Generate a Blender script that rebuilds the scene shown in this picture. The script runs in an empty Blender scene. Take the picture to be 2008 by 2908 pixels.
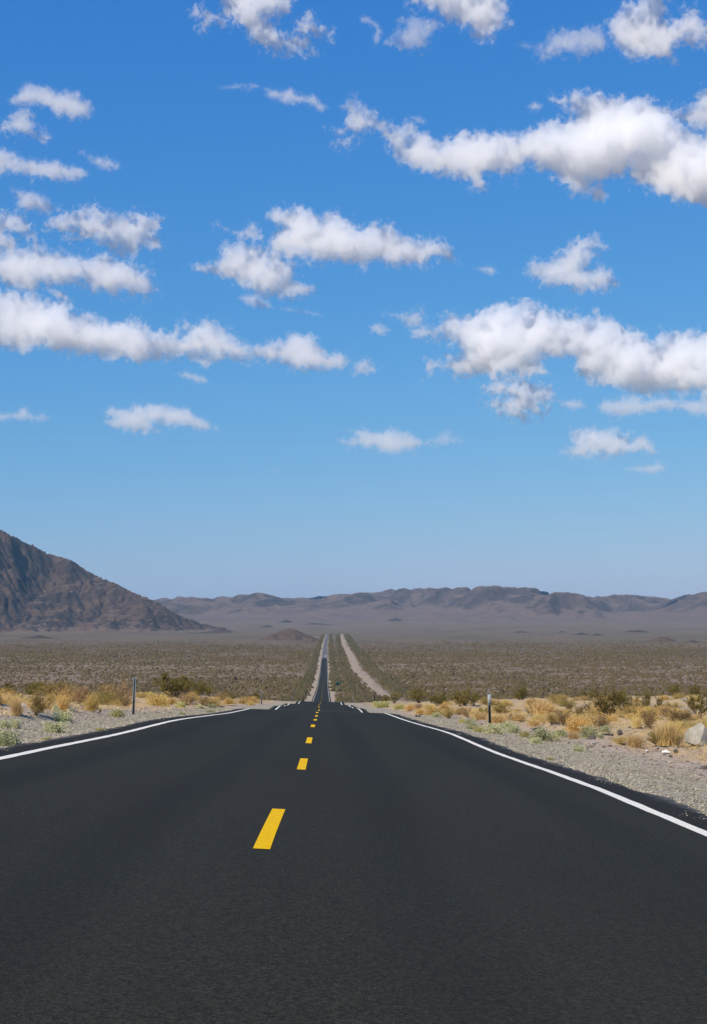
import bpy, math, random
import numpy as np
R_ = math.radians
SC = bpy.context.scene
COL = SC.collection
rng = np.random.default_rng(7)
random.seed(7)

# ------------------------------------------------------------------ camera, sky, sun, exposure
K = 2008 / 1596.0
FPX, CXP, CYP = 4183.33, 1004.0, 1454.0            # focal length and centre of the photograph, in its pixels
PITCH = R_(4.888)
cam_d = bpy.data.cameras.new('camera')
cam = bpy.data.objects.new('camera', cam_d)
COL.objects.link(cam)
cam_d.sensor_fit = 'HORIZONTAL'
cam_d.sensor_width = 24
cam_d.lens = 50.0
cam_d.clip_start = 0.1
cam_d.clip_end = 90000
cam.location = (0, 0, 0)
cam.rotation_euler = (math.pi / 2 + PITCH, 0, 0)
SC.camera = cam

SUN_EL, SUN_AZ = R_(44), R_(-142)                   # azimuth clockwise from +Y: sun high on the left, and behind
w = bpy.data.worlds.new('World')
SC.world = w
w.use_nodes = True
wt = w.node_tree
bg = wt.nodes['Background']
sky = wt.nodes.new('ShaderNodeTexSky')
sky.sky_type = 'NISHITA'
sky.sun_disc = False
sky.sun_elevation = SUN_EL
sky.sun_rotation = SUN_AZ
sky.altitude = 900
sky.air_density = 1.5
sky.dust_density = 1.0
sky.ozone_density = 6.0
# the clear dry air of the photograph: per channel response of the sky colour
sep = wt.nodes.new('ShaderNodeSeparateColor'); comb = wt.nodes.new('ShaderNodeCombineColor')
wt.links.new(sky.outputs['Color'], sep.inputs[0])
for ch_, (g_, k_) in enumerate(((1.50, 0.90), (0.88, 0.75), (0.42, 0.87))):
    p_ = wt.nodes.new('ShaderNodeMath'); p_.operation = 'POWER'; p_.inputs[1].default_value = g_
    q_ = wt.nodes.new('ShaderNodeMath'); q_.operation = 'MULTIPLY'; q_.inputs[1].default_value = k_ * 0.1 ** (g_ - 1)
    wt.links.new(sep.outputs[ch_], p_.inputs[0]); wt.links.new(p_.outputs[0], q_.inputs[0]); wt.links.new(q_.outputs[0], comb.inputs[ch_])
wt.links.new(comb.outputs[0], bg.inputs['Color'])
bg.inputs['Strength'].default_value = 0.10
sd = bpy.data.lights.new('sun', 'SUN')
sd.energy = 5.0
sd.angle = R_(0.5)
sd.color = (1.0, 0.885, 0.715)
sun = bpy.data.objects.new('sun', sd)
COL.objects.link(sun)
sv = np.array([math.sin(SUN_AZ) * math.cos(SUN_EL), math.cos(SUN_AZ) * math.cos(SUN_EL), math.sin(SUN_EL)])
from mathutils import Vector, Matrix
sun.rotation_euler = Vector(sv).to_track_quat('Z', 'Y').to_euler()
sun.location = (-40, -8, 60)
SC.view_settings.view_transform = 'Standard'
SC.view_settings.look = 'None'
SC.view_settings.exposure = 0.0
SC.view_settings.gamma = 1.0
cy_ = SC.cycles
cy_.max_bounces = 32
cy_.diffuse_bounces = 3
cy_.glossy_bounces = 2
cy_.transmission_bounces = 2
cy_.transparent_max_bounces = 8
cy_.volume_bounces = 32
cy_.use_denoising = True
cy_.sample_clamp_indirect = 6.0
cy_.caustics_reflective = False
cy_.caustics_refractive = False

# ------------------------------------------------------------------ helpers
def ray(px, py):
    """direction through a pixel of the photograph, scaled so that its Y is 1"""
    a = (px - CXP) / FPX
    b = -(py - CYP) / FPX
    c, s = math.cos(PITCH), math.sin(PITCH)
    d = np.array([a, c - b * s, s + b * c])
    return d / d[1]

def tag(o, label=None, cat=None, group=None, kind=None):
    if label: o['label'] = label
    if cat: o['category'] = cat
    if group: o['group'] = group
    if kind: o['kind'] = kind
    return o

def link(name, me, parent=None):
    o = bpy.data.objects.new(name, me)
    COL.objects.link(o)
    if parent is not None: o.parent = parent
    return o

def empty(name, loc=(0, 0, 0), rz=0.0):
    o = bpy.data.objects.new(name, None)
    o.empty_display_size = 0.2
    COL.objects.link(o)
    o.location = loc
    o.rotation_euler = (0, 0, rz)
    return o

def np_mesh(name, v, faces, mat=None, smooth=False):
    """faces: array (n,3) or (n,4), or a list of such arrays"""
    me = bpy.data.meshes.new(name)
    v = np.asarray(v, dtype=np.float32)
    if not isinstance(faces, list): faces = [faces]
    faces = [np.asarray(f, dtype=np.int32) for f in faces if len(f)]
    me.vertices.add(len(v))
    me.vertices.foreach_set('co', v.ravel())
    loops = np.concatenate([f.ravel() for f in faces])
    tot = np.concatenate([np.full(len(f), f.shape[1], np.int32) for f in faces])
    start = np.concatenate([[0], np.cumsum(tot)[:-1]]).astype(np.int32)
    me.loops.add(len(loops))
    me.loops.foreach_set('vertex_index', loops)
    me.polygons.add(len(tot))
    me.polygons.foreach_set('loop_start', start)
    me.polygons.foreach_set('loop_total', tot)
    if smooth: me.polygons.foreach_set('use_smooth', np.ones(len(tot), bool))
    me.update(calc_edges=True)
    me.validate()
    if mat: me.materials.append(mat)
    return me

def grid_faces(nr, nc):
    i = np.arange((nr - 1) * (nc - 1))
    r, c = i // (nc - 1), i % (nc - 1)
    a = r * nc + c
    return np.stack([a, a + 1, a + nc + 1, a + nc], 1)

def pchip(xs, ys):
    """monotone cubic through the points"""
    xs, ys = np.asarray(xs, float), np.asarray(ys, float)
    h = np.diff(xs); d = np.diff(ys) / h
    m = np.zeros(len(xs))
    for i in range(1, len(xs) - 1):
        if d[i - 1] * d[i] > 0:
            w1, w2 = 2 * h[i] + h[i - 1], h[i] + 2 * h[i - 1]
            m[i] = (w1 + w2) / (w1 / d[i - 1] + w2 / d[i])
    m[0], m[-1] = d[0], d[-1]
    def f(x):
        x = np.asarray(x, float)
        k = np.clip(np.searchsorted(xs, x) - 1, 0, len(xs) - 2)
        t = (x - xs[k]) / h[k]
        t = np.clip(t, -1.0, 2.0)
        t2, t3 = t * t, t * t * t
        y = (2 * t3 - 3 * t2 + 1) * ys[k] + (t3 - 2 * t2 + t) * h[k] * m[k] + (-2 * t3 + 3 * t2) * ys[k + 1] + (t3 - t2) * h[k] * m[k + 1]
        y = np.where(x < xs[0], ys[0] + (x - xs[0]) * m[0], y)
        return np.where(x > xs[-1], ys[-1] + (x - xs[-1]) * m[-1], y)
    return f

class Mat:
    """small wrapper for building node materials"""
    def __init__(self, name):
        self.m = bpy.data.materials.new(name)
        self.m.use_nodes = True
        self.t = self.m.node_tree
        self.b = self.t.nodes['Principled BSDF']
        self.out = self.t.nodes['Material Output']
        self.b.inputs['Roughness'].default_value = 0.9
        self.b.inputs['Specular IOR Level'].default_value = 0.2
    def n(self, kind, ins=None, **props):
        x = self.t.nodes.new(kind)
        for k, v in props.items(): setattr(x, k, v)
        for k, v in (ins or {}).items():
            s = x.inputs[k]
            if hasattr(v, 'is_output') or isinstance(v, bpy.types.NodeSocket): self.t.links.new(v, s)
            else: s.default_value = v
        return x
    def l(self, a, b): self.t.links.new(a, b)
    def coords(self, which='Object'):
        return self.n('ShaderNodeTexCoord').outputs[which]
    def noise(self, vec, scale, detail=4, rough=0.55, out='Fac'):
        return self.n('ShaderNodeTexNoise', {'Vector': vec, 'Scale': scale, 'Detail': detail, 'Roughness': rough}).outputs[out]
    def ramp(self, fac, stops, interp='LINEAR'):
        r = self.n('ShaderNodeValToRGB', {'Fac': fac})
        r.color_ramp.interpolation = interp
        e = r.color_ramp.elements
        while len(e) < len(stops): e.new(0.5)
        for k, (p, c) in enumerate(stops):
            e[k].position = p
            e[k].color = (c, c, c, 1) if isinstance(c, (int, float)) else (*c, 1)
        return r.outputs['Color']
    def mix(self, fac, a, b, blend='MIX'):
        x = self.n('ShaderNodeMix', data_type='RGBA', blend_type=blend)
        for s, v in ((x.inputs[0], fac), (x.inputs[6], a), (x.inputs[7], b)):
            if isinstance(v, bpy.types.NodeSocket): self.t.links.new(v, s)
            elif isinstance(v, (tuple, list)): s.default_value = (*v, 1)
            elif s.type == 'RGBA': s.default_value = (v, v, v, 1)
            else: s.default_value = v
        return x.outputs[2]
    def math(self, op, a, b=0.0, c=None):
        x = self.n('ShaderNodeMath', operation=op)
        for k, v in enumerate((a, b) if c is None else (a, b, c)):
            if isinstance(v, bpy.types.NodeSocket): self.t.links.new(v, x.inputs[k])
            else: x.inputs[k].default_value = v
        return x.outputs[0]
    def smooth(self, v, a, b):
        x = self.n('ShaderNodeMapRange', {'Value': v, 'From Min': a, 'From Max': b}, interpolation_type='SMOOTHSTEP')
        return x.outputs[0]
    def scaled(self, vec, s):
        return self.n('ShaderNodeMapping', {'Vector': vec, 'Scale': s}).outputs[0]
    def bump(self, h, strength=0.4, dist=0.02):
        x = self.n('ShaderNodeBump', {'Height': h, 'Strength': strength, 'Distance': dist})
        self.l(x.outputs[0], self.b.inputs['Normal'])
    def color(self, c):
        if isinstance(c, bpy.types.NodeSocket): self.l(c, self.b.inputs['Base Color'])
        else: self.b.inputs['Base Color'].default_value = (*c, 1)
        return self

def spectral(shape, beta, seed, lo=0.0):
    """smooth random field with power-law spectrum, zero mean and unit deviation"""
    r = np.random.default_rng(seed)
    f = np.fft.rfftn(r.standard_normal(shape).astype(np.float32))
    ks = np.meshgrid(*[np.fft.fftfreq(n) * max(shape) for n in shape[:-1]], np.fft.rfftfreq(shape[-1]) * max(shape), indexing='ij')
    k = np.sqrt(sum(q * q for q in ks))
    k[(0,) * len(shape)] = 1
    amp = (k + lo) ** (-beta)
    amp[(0,) * len(shape)] = 0
    g = np.fft.irfftn(f * amp, s=shape)
    return (g / g.std()).astype(np.float32)

def surface_nets(F, iso=0.0):
    """closed quad surface of F > iso on a grid; returns verts in grid units and quads"""
    F = np.pad(F, 1, constant_values=F.min() - 10.0) - iso
    s = F > 0
    nx, ny, nz = F.shape
    c8 = [(i, j, k) for i in (0, 1) for j in (0, 1) for k in (0, 1)]
    sub = lambda A, i, j, k: A[i:nx - 1 + i, j:ny - 1 + j, k:nz - 1 + k]
    cnt = sum(sub(s, *c).astype(np.int8) for c in c8)
    act = (cnt > 0) & (cnt < 8)
    idx = np.full(act.shape, -1, np.int64)
    n = int(act.sum())
    idx[act] = np.arange(n)
    cells = np.argwhere(act)
    acc = np.zeros((n, 3)); w = np.zeros(n)
    val = {c: F[cells[:, 0] + c[0], cells[:, 1] + c[1], cells[:, 2] + c[2]] for c in c8}
    for a in c8:
        for ax in range(3):
            if a[ax]: continue
            b = list(a); b[ax] = 1; b = tuple(b)
            fa, fb = val[a], val[b]
            m = (fa > 0) != (fb > 0)
            t = np.where(m, fa / np.where(m, fa - fb, 1), 0)
            for q in range(3):
                acc[:, q] += np.where(m, a[q] + (t if q == ax else 0), 0)
            w += m
    verts = cells + acc / w[:, None] - 1
    quads = []
    for ax in range(3):
        o = [q for q in range(3) if q != ax]
        sl0 = [slice(1, -1)] * 3; sl1 = [slice(1, -1)] * 3
        sl0[ax] = slice(0, -1); sl1[ax] = slice(1, None)
        A, B = s[tuple(sl0)], s[tuple(sl1)]
        e = np.argwhere(A != B)
        flip = A[A != B]
        off = np.array([1, 1, 1]); off[ax] = 0
        e = e + off
        def cell(d0, d1):
            p = e.copy(); p[:, o[0]] += d0; p[:, o[1]] += d1
            return idx[p[:, 0], p[:, 1], p[:, 2]]
        q = np.stack([cell(-1, -1), cell(0, -1), cell(0, 0), cell(-1, 0)], 1)
        if ax == 1: flip = ~flip
        q[~flip] = q[~flip][:, ::-1]
        quads.append(q)
    return verts, np.concatenate(quads)
# ------------------------------------------------------------------ the lie of the land: road profile and ground height
_tiles = {}
def noise2(x, y, scale, beta=1.9, seed=1):
    """repeatable 2-D noise, unit deviation; scale = metres across the largest lumps"""
    key = (beta, seed)
    if key not in _tiles: _tiles[key] = spectral((256, 256), beta, 50 + seed, 6.0)
    T = _tiles[key]
    fx, fy = np.asarray(x) / scale * 32.0, np.asarray(y) / scale * 32.0
    i, j = np.floor(fx).astype(np.int64), np.floor(fy).astype(np.int64)
    a, b = fx - i, fy - j
    i, j = i % 256, j % 256
    i2, j2 = (i + 1) % 256, (j + 1) % 256
    return (T[i, j] * (1 - a) + T[i2, j] * a) * (1 - b) + (T[i, j2] * (1 - a) + T[i2, j2] * a) * b

def sstep(x, a, b):
    t = np.clip((np.asarray(x, float) - a) / (b - a), 0, 1)
    return t * t * (3 - 2 * t)

Zr = pchip([-30, 0, 4.8, 9.5, 12.5, 20, 28, 38, 49, 59.6, 70, 78.5, 90, 100, 110, 118, 122, 130, 140, 148, 157, 168, 178, 195, 215, 235, 245, 256, 265, 300, 400, 500, 600, 640, 720, 830, 1000, 1160, 1445, 1840, 2100, 2500, 2950, 3500, 4200, 5000, 5900, 6600, 7500, 8500, 10000, 13000, 16000],
           [-0.7, -1.08, -1.2, -1.36, -1.45, -1.70, -1.99, -2.29, -2.73, -3.16, -3.54, -3.86, -4.55, -5.2, -5.72, -5.9, -5.98, -6.15, -6.50, -6.98, -7.22, -7.68, -7.96, -9.0, -9.95, -10.55, -10.86, -11.02, -11.36, -13.8, -20, -23.9, -26.0, -27.15, -28.7, -30.9, -33.7, -35.5, -35.4, -31.2, -27.1, -22.2, -16, -8.5, 0.5, 9.0, 17.1, 29, 47, 71, 115, 205, 300])
Xd = pchip([-30, 9.5, 12.6, 18.6, 28, 50, 78.5, 125, 157, 250, 640, 2100, 5900, 16000], [-.40, -.402, -.383, -.29, -.30, -.31, -.37, -.45, -.6, -.7, -1.3, 0.0, 12.0, 40.0])
Xr = lambda Y: Xd(Y) - 0.0196 * np.asarray(Y, float)
Tilt = pchip([-30, 28, 40, 50, 60, 78.5, 125, 157, 250, 400, 16000], [-.052, -.051, -.047, -.0445, -.039, -.033, -.033, -.027, -.025, 0, 0])
ASPH = 4.1

def ground_z(X, Y, rough=True):
    X, Y = np.asarray(X, float), np.asarray(Y, float)
    u = X - Xr(Y)
    Y = np.clip(Y, -30, 16000)
    t = Tilt(Y)
    us = np.where(u < 0, -17 * np.tanh(-u / 17), np.where(u < 9, u, 9 + 3 * np.tanh((u - 9) / 3)))
    z = Zr(Y) + t * us
    au = np.abs(u)
    near = 1 - sstep(Y, 300, 420)
    z = z + near * np.where(u > 14, 0.028 * np.minimum(u - 14, 25), 0) * sstep(Y, 20, 50)
    z = z + 0.55 * sstep(Y, 95, 135) * (1 - sstep(Y, 200, 300)) * sstep(au, 7, 14)
    # edge of the asphalt: gravel lies a little lower, then the verge
    z = z - near * 0.05 * sstep(au, ASPH - 0.05, ASPH + 0.5)
    if rough:
        off = sstep(au, 5.6, 9.0)
        z = z + near * off * (0.10 * noise2(X, Y, 7.0, 1.7, 1) + 0.05 * noise2(X + 31, Y, 1.6, 1.5, 2))
        z = z + near * (1 - off) * sstep(au, ASPH, ASPH + .6) * 0.012 * noise2(X, Y, 0.8, 1.4, 2)
        z = z + near * 0.16 * np.exp(-((u + 7.4 + 0.4 * noise2(X, Y, 9, 1.8, 3)) / 0.55) ** 2) * (1 - sstep(Y, 45, 60))
        far = sstep(Y, 620, 900) * sstep(au, 14, 80)
        z = z + far * (0.5 * noise2(X, Y, 260, 2.0, 4) + sstep(Y, 4200, 7500) * 5 * noise2(X, Y, 1800, 2.2, 5))
    return z

def hit_ground(px, py, ymax=290.0):
    """where the line of sight through a pixel of the photograph meets the near ground"""
    d = ray(px, py)
    Y = np.concatenate([np.linspace(6, 150, 1400), np.linspace(150.2, max(ymax, 151), 1200)])
    Y = Y[Y <= ymax]
    g = d[2] * Y - ground_z(d[0] * Y, Y)
    k = np.where(g < 0)[0]
    k = k[0] if len(k) else int(np.argmin(g[200:])) + 200
    return np.array([d[0] * Y[k], Y[k], float(ground_z(d[0] * Y[k], Y[k]))])

rowsY = np.unique(np.round(np.concatenate([np.arange(-12, 14, 1.0), np.arange(14, 90, .35), np.arange(90, 300, .9), 300 * 1.0085 ** np.arange(0, 470)]), 3))
rowsY = rowsY[rowsY < 15800]
rowsY = np.concatenate([-12 - 20 * 1.7 ** np.arange(14, -1, -1.0), rowsY, 16000 * 1.1 ** np.arange(0, 14)])
uc = np.concatenate([np.arange(4.1, 5.6, .25), np.arange(5.6, 16, .22), 16 * 1.035 ** np.arange(0, 60), 16 * 1.035 ** 59 * 1.09 ** np.arange(1, 48), 16 * 1.035 ** 59 * 1.09 ** 47 * 1.25 ** np.arange(1, 9)])
colsU = np.concatenate([-uc[::-1], [-4.0, 0, 4.0], uc])
print('ground grid', len(rowsY), len(colsU))
Yg = np.repeat(rowsY[:, None], len(colsU), 1)
Ug = np.repeat(colsU[None], len(rowsY), 0)
Xg = Xr(Yg) + Ug
Zg = ground_z(Xg, Yg)
lift = 0.10 + 0.25 * sstep(Yg, 300, 1500)
Zg = Zg - lift * (np.abs(Ug) < 4.05) * (Yg < 5940)

# ---- ground material
M = Mat('desert_soil')
pos = M.coords('Object')
u_at = M.n('ShaderNodeAttribute', attribute_name='u').outputs['Fac']
sx = M.n('ShaderNodeSeparateXYZ', {'Vector': pos})
Yv = sx.outputs['Y']
au_ = M.math('ABSOLUTE', u_at)
nA = M.noise(pos, .22, 5, .6); nB = M.noise(pos, 1.7, 4, .6); nC = M.noise(pos, 14, 3, .6)
sand = M.mix(M.ramp(nA, [(.35, 0), (.65, 1)]), (.33, .24, .160), (.43, .325, .225))
sand = M.mix(M.ramp(nB, [(.42, 0), (.6, 1)]), sand, (.36, .29, .225))
pebc = M.n('ShaderNodeTexVoronoi', {'Vector': pos, 'Scale': 16.0, 'Randomness': 1.0})
pebv = M.n('ShaderNodeSeparateColor', {'Color': pebc.outputs['Color']}).outputs[0]
sand = M.mix(M.math('MULTIPLY', M.ramp(pebv, [(.80, 0), (.86, 1)]), .75), sand, M.mix(M.ramp(pebv, [(.90, 0), (.95, 1)], 'CONSTANT'), (.15, .125, .115), (.45, .41, .37)))
dry = M.math('MULTIPLY', M.ramp(M.noise(M.scaled(pos, (1, .6, 1)), .45, 5, .65), [(.36, 0), (.54, 1)]), M.smooth(au_, 6.5, 9.5))
sand = M.mix(M.math('MULTIPLY', dry, .82), sand, M.mix(M.ramp(nC, [(.35, 0), (.65, 1)]), (.40, .27, .105), (.56, .40, .18)))
# gravel of the shoulders
vg = M.n('ShaderNodeTexVoronoi', {'Vector': pos, 'Scale': 27.0, 'Randomness': 1.0})
gv = M.n('ShaderNodeSeparateColor', {'Color': vg.outputs['Color']}).outputs[1]
grav = M.ramp(gv, [(0, (.19, .168, .122)), (.35, (.30, .264, .192)), (.7, (.38, .336, .245)), (1, (.54, .48, .36))])
grav = M.mix(M.ramp(nA, [(.4, 0), (.7, .6)]), grav, (.36, .285, .205))
edge = M.math('ADD', u_at, M.math('MULTIPLY', M.math('SUBTRACT', M.noise(pos, .5, 5, .65), .5), 3.2))
gm = M.math('MULTIPLY', M.math('SUBTRACT', 1.0, M.smooth(edge, 5.9, 7.0)), M.smooth(edge, -7.0, -6.0))
near_c = M.mix(gm, sand, grav)
# valley floor, farther than the crest
wide = M.noise(M.scaled(pos, (1, .35, 1)), .0045, 5, .6)
fine = M.noise(pos, .11, 4, .7)
soil = M.mix(M.ramp(wide, [(.36, 0), (.64, 1)]), (.185, .132, .083), (.25, .184, .122))
soil = M.mix(M.ramp(fine, [(.40, 0), (.62, .55)]), soil, (.165, .12, .078))
brush = M.ramp(M.noise(M.scaled(pos, (1, .45, 1)), .16, 3, .75), [(.36, 0), (.50, 1)])
fade = M.math('MULTIPLY', M.smooth(Yv, 1500, 2700), .95)
soil = M.mix(M.math('MULTIPLY', fade, brush), soil, M.mix(M.ramp(wide, [(.4, 0), (.6, 1)]), (.098, .075, .043), (.132, .098, .060)))
apron = M.math('MULTIPLY', M.smooth(Yv, 5600, 8200), M.ramp(M.noise(M.scaled(pos, (1, .5, 1)), .0011, 5, .6), [(.35, .2), (.6, 1)]))
soil = M.mix(M.math('MULTIPLY', apron, .6), soil, (.165, .120, .084))
shoul = M.mix(M.noise(pos, .35, 4, .6), (.31, .240, .165), (.39, .312, .222))
edge2 = M.math('ADD', u_at, M.math('MULTIPLY', M.math('SUBTRACT', M.noise(M.scaled(pos, (1, .3, 1)), .12, 4, .6), .5), 6))
sm = M.math('MULTIPLY', M.math('SUBTRACT', 1.0, M.smooth(edge2, 6.6, 7.6)), M.smooth(edge2, -9.4, -8.4))
soil = M.mix(M.math('MULTIPLY', sm, M.math('SUBTRACT', 1.0, M.smooth(Yv, 5500, 5900))), soil, shoul)
M.color(M.mix(M.smooth(Yv, 150, 420), near_c, soil))
hb = M.math('ADD', M.math('MULTIPLY', vg.outputs['Distance'], M.math('MULTIPLY', gm, -1.2)), M.math('ADD', M.math('MULTIPLY', nB, .5), M.math('MULTIPLY', nC, .5)))
M.bump(M.math('MULTIPLY', hb, M.math('SUBTRACT', 1.0, M.smooth(Yv, 150, 420))), .55, .05)
me = np_mesh('ground', np.stack([Xg, Yg, Zg], -1).reshape(-1, 3), grid_faces(*Xg.shape), M.m, True)
at = me.attributes.new('u', 'FLOAT', 'POINT'); at.data.foreach_set('value', Ug.ravel().astype(np.float32))
tag(link('ground', me), kind='structure')

# ---- road
ry = rowsY[(rowsY < 5950) & (rowsY > -33)]
Mr = Mat('asphalt')
pos = Mr.coords('Object')
ua = Mr.n('ShaderNodeAttribute', attribute_name='u').outputs['Fac']
uY = Mr.n('ShaderNodeCombineXYZ', {'X': ua, 'Y': Mr.n('ShaderNodeSeparateXYZ', {'Vector': pos}).outputs['Y']}).outputs[0]
ry_ = Mr.n('ShaderNodeSeparateXYZ', {'Vector': pos}).outputs['Y']
g1 = Mr.n('ShaderNodeTexVoronoi', {'Vector': pos, 'Scale': 95.0, 'Randomness': 1.0})
g1v = Mr.n('ShaderNodeSeparateColor', {'Color': g1.outputs['Color']}).outputs[0]
g2 = Mr.noise(pos, 38, 3, .7)
base = Mr.mix(Mr.ramp(g2, [(.40, 0), (.60, 1)]), (.0148, .0140, .0082), (.0315, .0298, .0190))
base = Mr.mix(Mr.ramp(g1v, [(.70, 0), (.92, .7)]), base, (.056, .055, .040))
lanes = Mr.noise(Mr.scaled(uY, (1.1, .012, 1)), 1.0, 4, .6)
patch = Mr.noise(Mr.scaled(uY, (.5, .09, 1)), 1.0, 5, .6)
base = Mr.mix(Mr.ramp(lanes, [(.38, 0), (.62, .5)]), base, Mr.mix(.5, base, (.030, .0295, .0235)))
wt_ = Mr.math('MULTIPLY', Mr.math('COSINE', Mr.math('MULTIPLY', Mr.math('SUBTRACT', Mr.math('ABSOLUTE', ua), .92), 3.49)), Mr.noise(Mr.scaled(uY, (.4, .03, 1)), 1.0, 3, .5))
base = Mr.mix(Mr.smooth(wt_, .05, .6), base, Mr.mix(.30, base, (.010, .0100, .0082)))
base = Mr.mix(Mr.ramp(patch, [(.45, 0), (.70, .45)]), base, (.0175, .0155, .0110))
edge_d = Mr.smooth(Mr.math('ABSOLUTE', ua), 3.52, 3.62)
base = Mr.mix(Mr.math('MULTIPLY', edge_d, .75), base, Mr.mix(g2, (.015, .0135, .0105), (.028, .025, .019)))
dust = Mr.math('MULTIPLY', Mr.smooth(Mr.math('ADD', Mr.math('ABSOLUTE', ua), Mr.math('MULTIPLY', Mr.math('SUBTRACT', Mr.noise(pos, 5, 5, .7), .5), .5)), 3.93, 4.2), Mr.math('SUBTRACT', 1.0, Mr.smooth(ry_, 150, 400)))
base = Mr.mix(Mr.math('MULTIPLY', dust, .65), base, (.22, .20, .18))
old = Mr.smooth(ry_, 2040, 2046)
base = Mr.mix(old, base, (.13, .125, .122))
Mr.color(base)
Mr.l(Mr.ramp(g2, [(.3, .70), (.7, .88)]), Mr.b.inputs['Roughness'])
Mr.b.inputs['Specular IOR Level'].default_value = .09
Mr.bump(Mr.math('ADD', g1.outputs['Distance'], Mr.math('MULTIPLY', g2, .6)), .5, .008)
ru = np.array([-4.35, -ASPH, -3.9, -3.55, -2.4, -1.2, 0, 1.2, 2.4, 3.55, 3.9, ASPH, 4.35])
def road_z(u, Y): return Zr(Y) + Tilt(Y) * np.asarray(u)
RY = np.repeat(ry[:, None], len(ru), 1); RU = np.repeat(ru[None], len(ry), 0).copy()
jag = .05 * noise2(np.zeros_like(RY) + RU * 9, RY, 2.4, 1.3, 7) * (1 - sstep(RY, 120, 300))
RU = RU + np.where(np.abs(np.abs(RU) - ASPH) < .3, jag, 0)
RZ = road_z(RU, RY) + 0.012 + .15 * sstep(RY, 320, 900)
RZ[:, 0] -= .22; RZ[:, -1] -= .22
RX = Xr(RY) + RU
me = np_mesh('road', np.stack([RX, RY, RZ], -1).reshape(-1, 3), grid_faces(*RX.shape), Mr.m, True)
at = me.attributes.new('u', 'FLOAT', 'POINT'); at.data.foreach_set('value', RU.ravel().astype(np.float32))
road = tag(link('road', me), kind='structure')

def paint(name, ua, ub, ys, mat, wob=0.0, seed=0):
    ys = np.asarray(ys, float)
    n = len(ys)
    ua, ub = np.full(n, ua), np.full(n, ub)
    if wob:
        ua = ua + wob * noise2(ys * 0 + seed, ys, .5, 1.2, 8); ub = ub + wob * noise2(ys * 0 + seed + 9, ys, .5, 1.2, 8)
    U = np.stack([ua, ub], 1); YY = np.repeat(ys[:, None], 2, 1)
    Z = road_z(U, YY) + .016 + .15 * sstep(YY, 320, 900) + .05 * sstep(YY, 200, 1500)
    me = np_mesh(name, np.stack([Xr(YY) + U, YY, Z], -1).reshape(-1, 3), grid_faces(n, 2), mat, True)
    return link(name, me, road)
def paint_mat(name, c, c2):
    m = Mat(name)
    p = m.coords('Object')
    a = m.noise(p, 55, 4, .7); b = m.noise(p, 6, 4, .6)
    m.color(m.mix(m.ramp(a, [(.34, 1), (.46, 0)]), m.mix(b, c, c2), tuple(q * .45 for q in c)))
    m.b.inputs['Roughness'].default_value = .65
    m.b.inputs['Specular IOR Level'].default_value = .02
    m.bump(a, .3, .004)
    return m.m
WHITE = paint_mat('white_road_paint', (.74, .70, .60), (.82, .785, .69))
YELLOW = paint_mat('yellow_road_paint', (.76, .44, .004), (.82, .49, .006))
ye = np.concatenate([np.arange(4, 330, .5), ry[(ry > 330) & (ry < 2300)]])
for s_ in (-1, 1):
    paint('edge_line', s_ * 3.55 - .065, s_ * 3.55 + .065, ye, WHITE, .004, s_)
starts = [(9.6, 12.6), (18.6, 21.6), (28, 31), (38.2, 41.1), (49.2, 52.5), (59.8, 63.2), (70.1, 73.2)] + [(a, a + 3.05) for a in np.arange(80.6, 330, 10.45)] + [(a, a + 3.05) for a in np.arange(330, 1300, 10.45)]
for a_, b_ in starts:
    paint('centre_dash', -.055, .055, np.linspace(a_, b_, 8), YELLOW, 0.0, a_)

CREST_STRIP = paint_mat('pale_asphalt', (.085, .082, .075), (.11, .105, .095))
for y_ in (76.6, 123.0, 180.0):  # thin paler strips across the asphalt at the crests
    paint('crest_strip', -3.4, 3.3, np.linspace(y_, y_ + .45, 3), CREST_STRIP)

# ---- dirt track that runs beside the road across the valley
ty = rowsY[(rowsY > 380) & (rowsY < 5900)]
tc = pchip([380, 870, 1300, 1660, 2110, 2960, 5900], [31, 34, 38, 36.5, 38.5, 40, 56])(ty)
tw = pchip([380, 870, 1300, 1660, 2110, 2960, 5900], [4.2, 4.4, 5.6, 5.2, 6.2, 5.5, 5.0])(ty)
ca = np.linspace(-1, 1, 7)
TU = tc[:, None] + tw[:, None] * ca[None] + 1.6 * noise2(ca[None] * 400 + 0 * ty[:, None], ty[:, None] + 0 * ca[None], 55, 1.2, 9) * (np.abs(ca) > .5)
TY = np.repeat(ty[:, None], 7, 1)
TX = Xr(TY) + TU
TZ = ground_z(TX, TY) + .10 + .3 * sstep(TY, 500, 2500) - .35 * (np.abs(ca) > .9)
Mt = Mat('track_dirt'); p = Mt.coords('Object')
Mt.color(Mt.mix(Mt.ramp(Mt.noise(Mt.scaled(p, (1, .3, 1)), .2, 5, .65), [(.35, 0), (.65, 1)]), (.29, .222, .152), (.36, .282, .20)))
tag(link('dirt_track', np_mesh('dirt_track', np.stack([TX, TY, TZ], -1).reshape(-1, 3), grid_faces(*TX.shape), Mt.m, True)), kind='structure')

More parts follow.
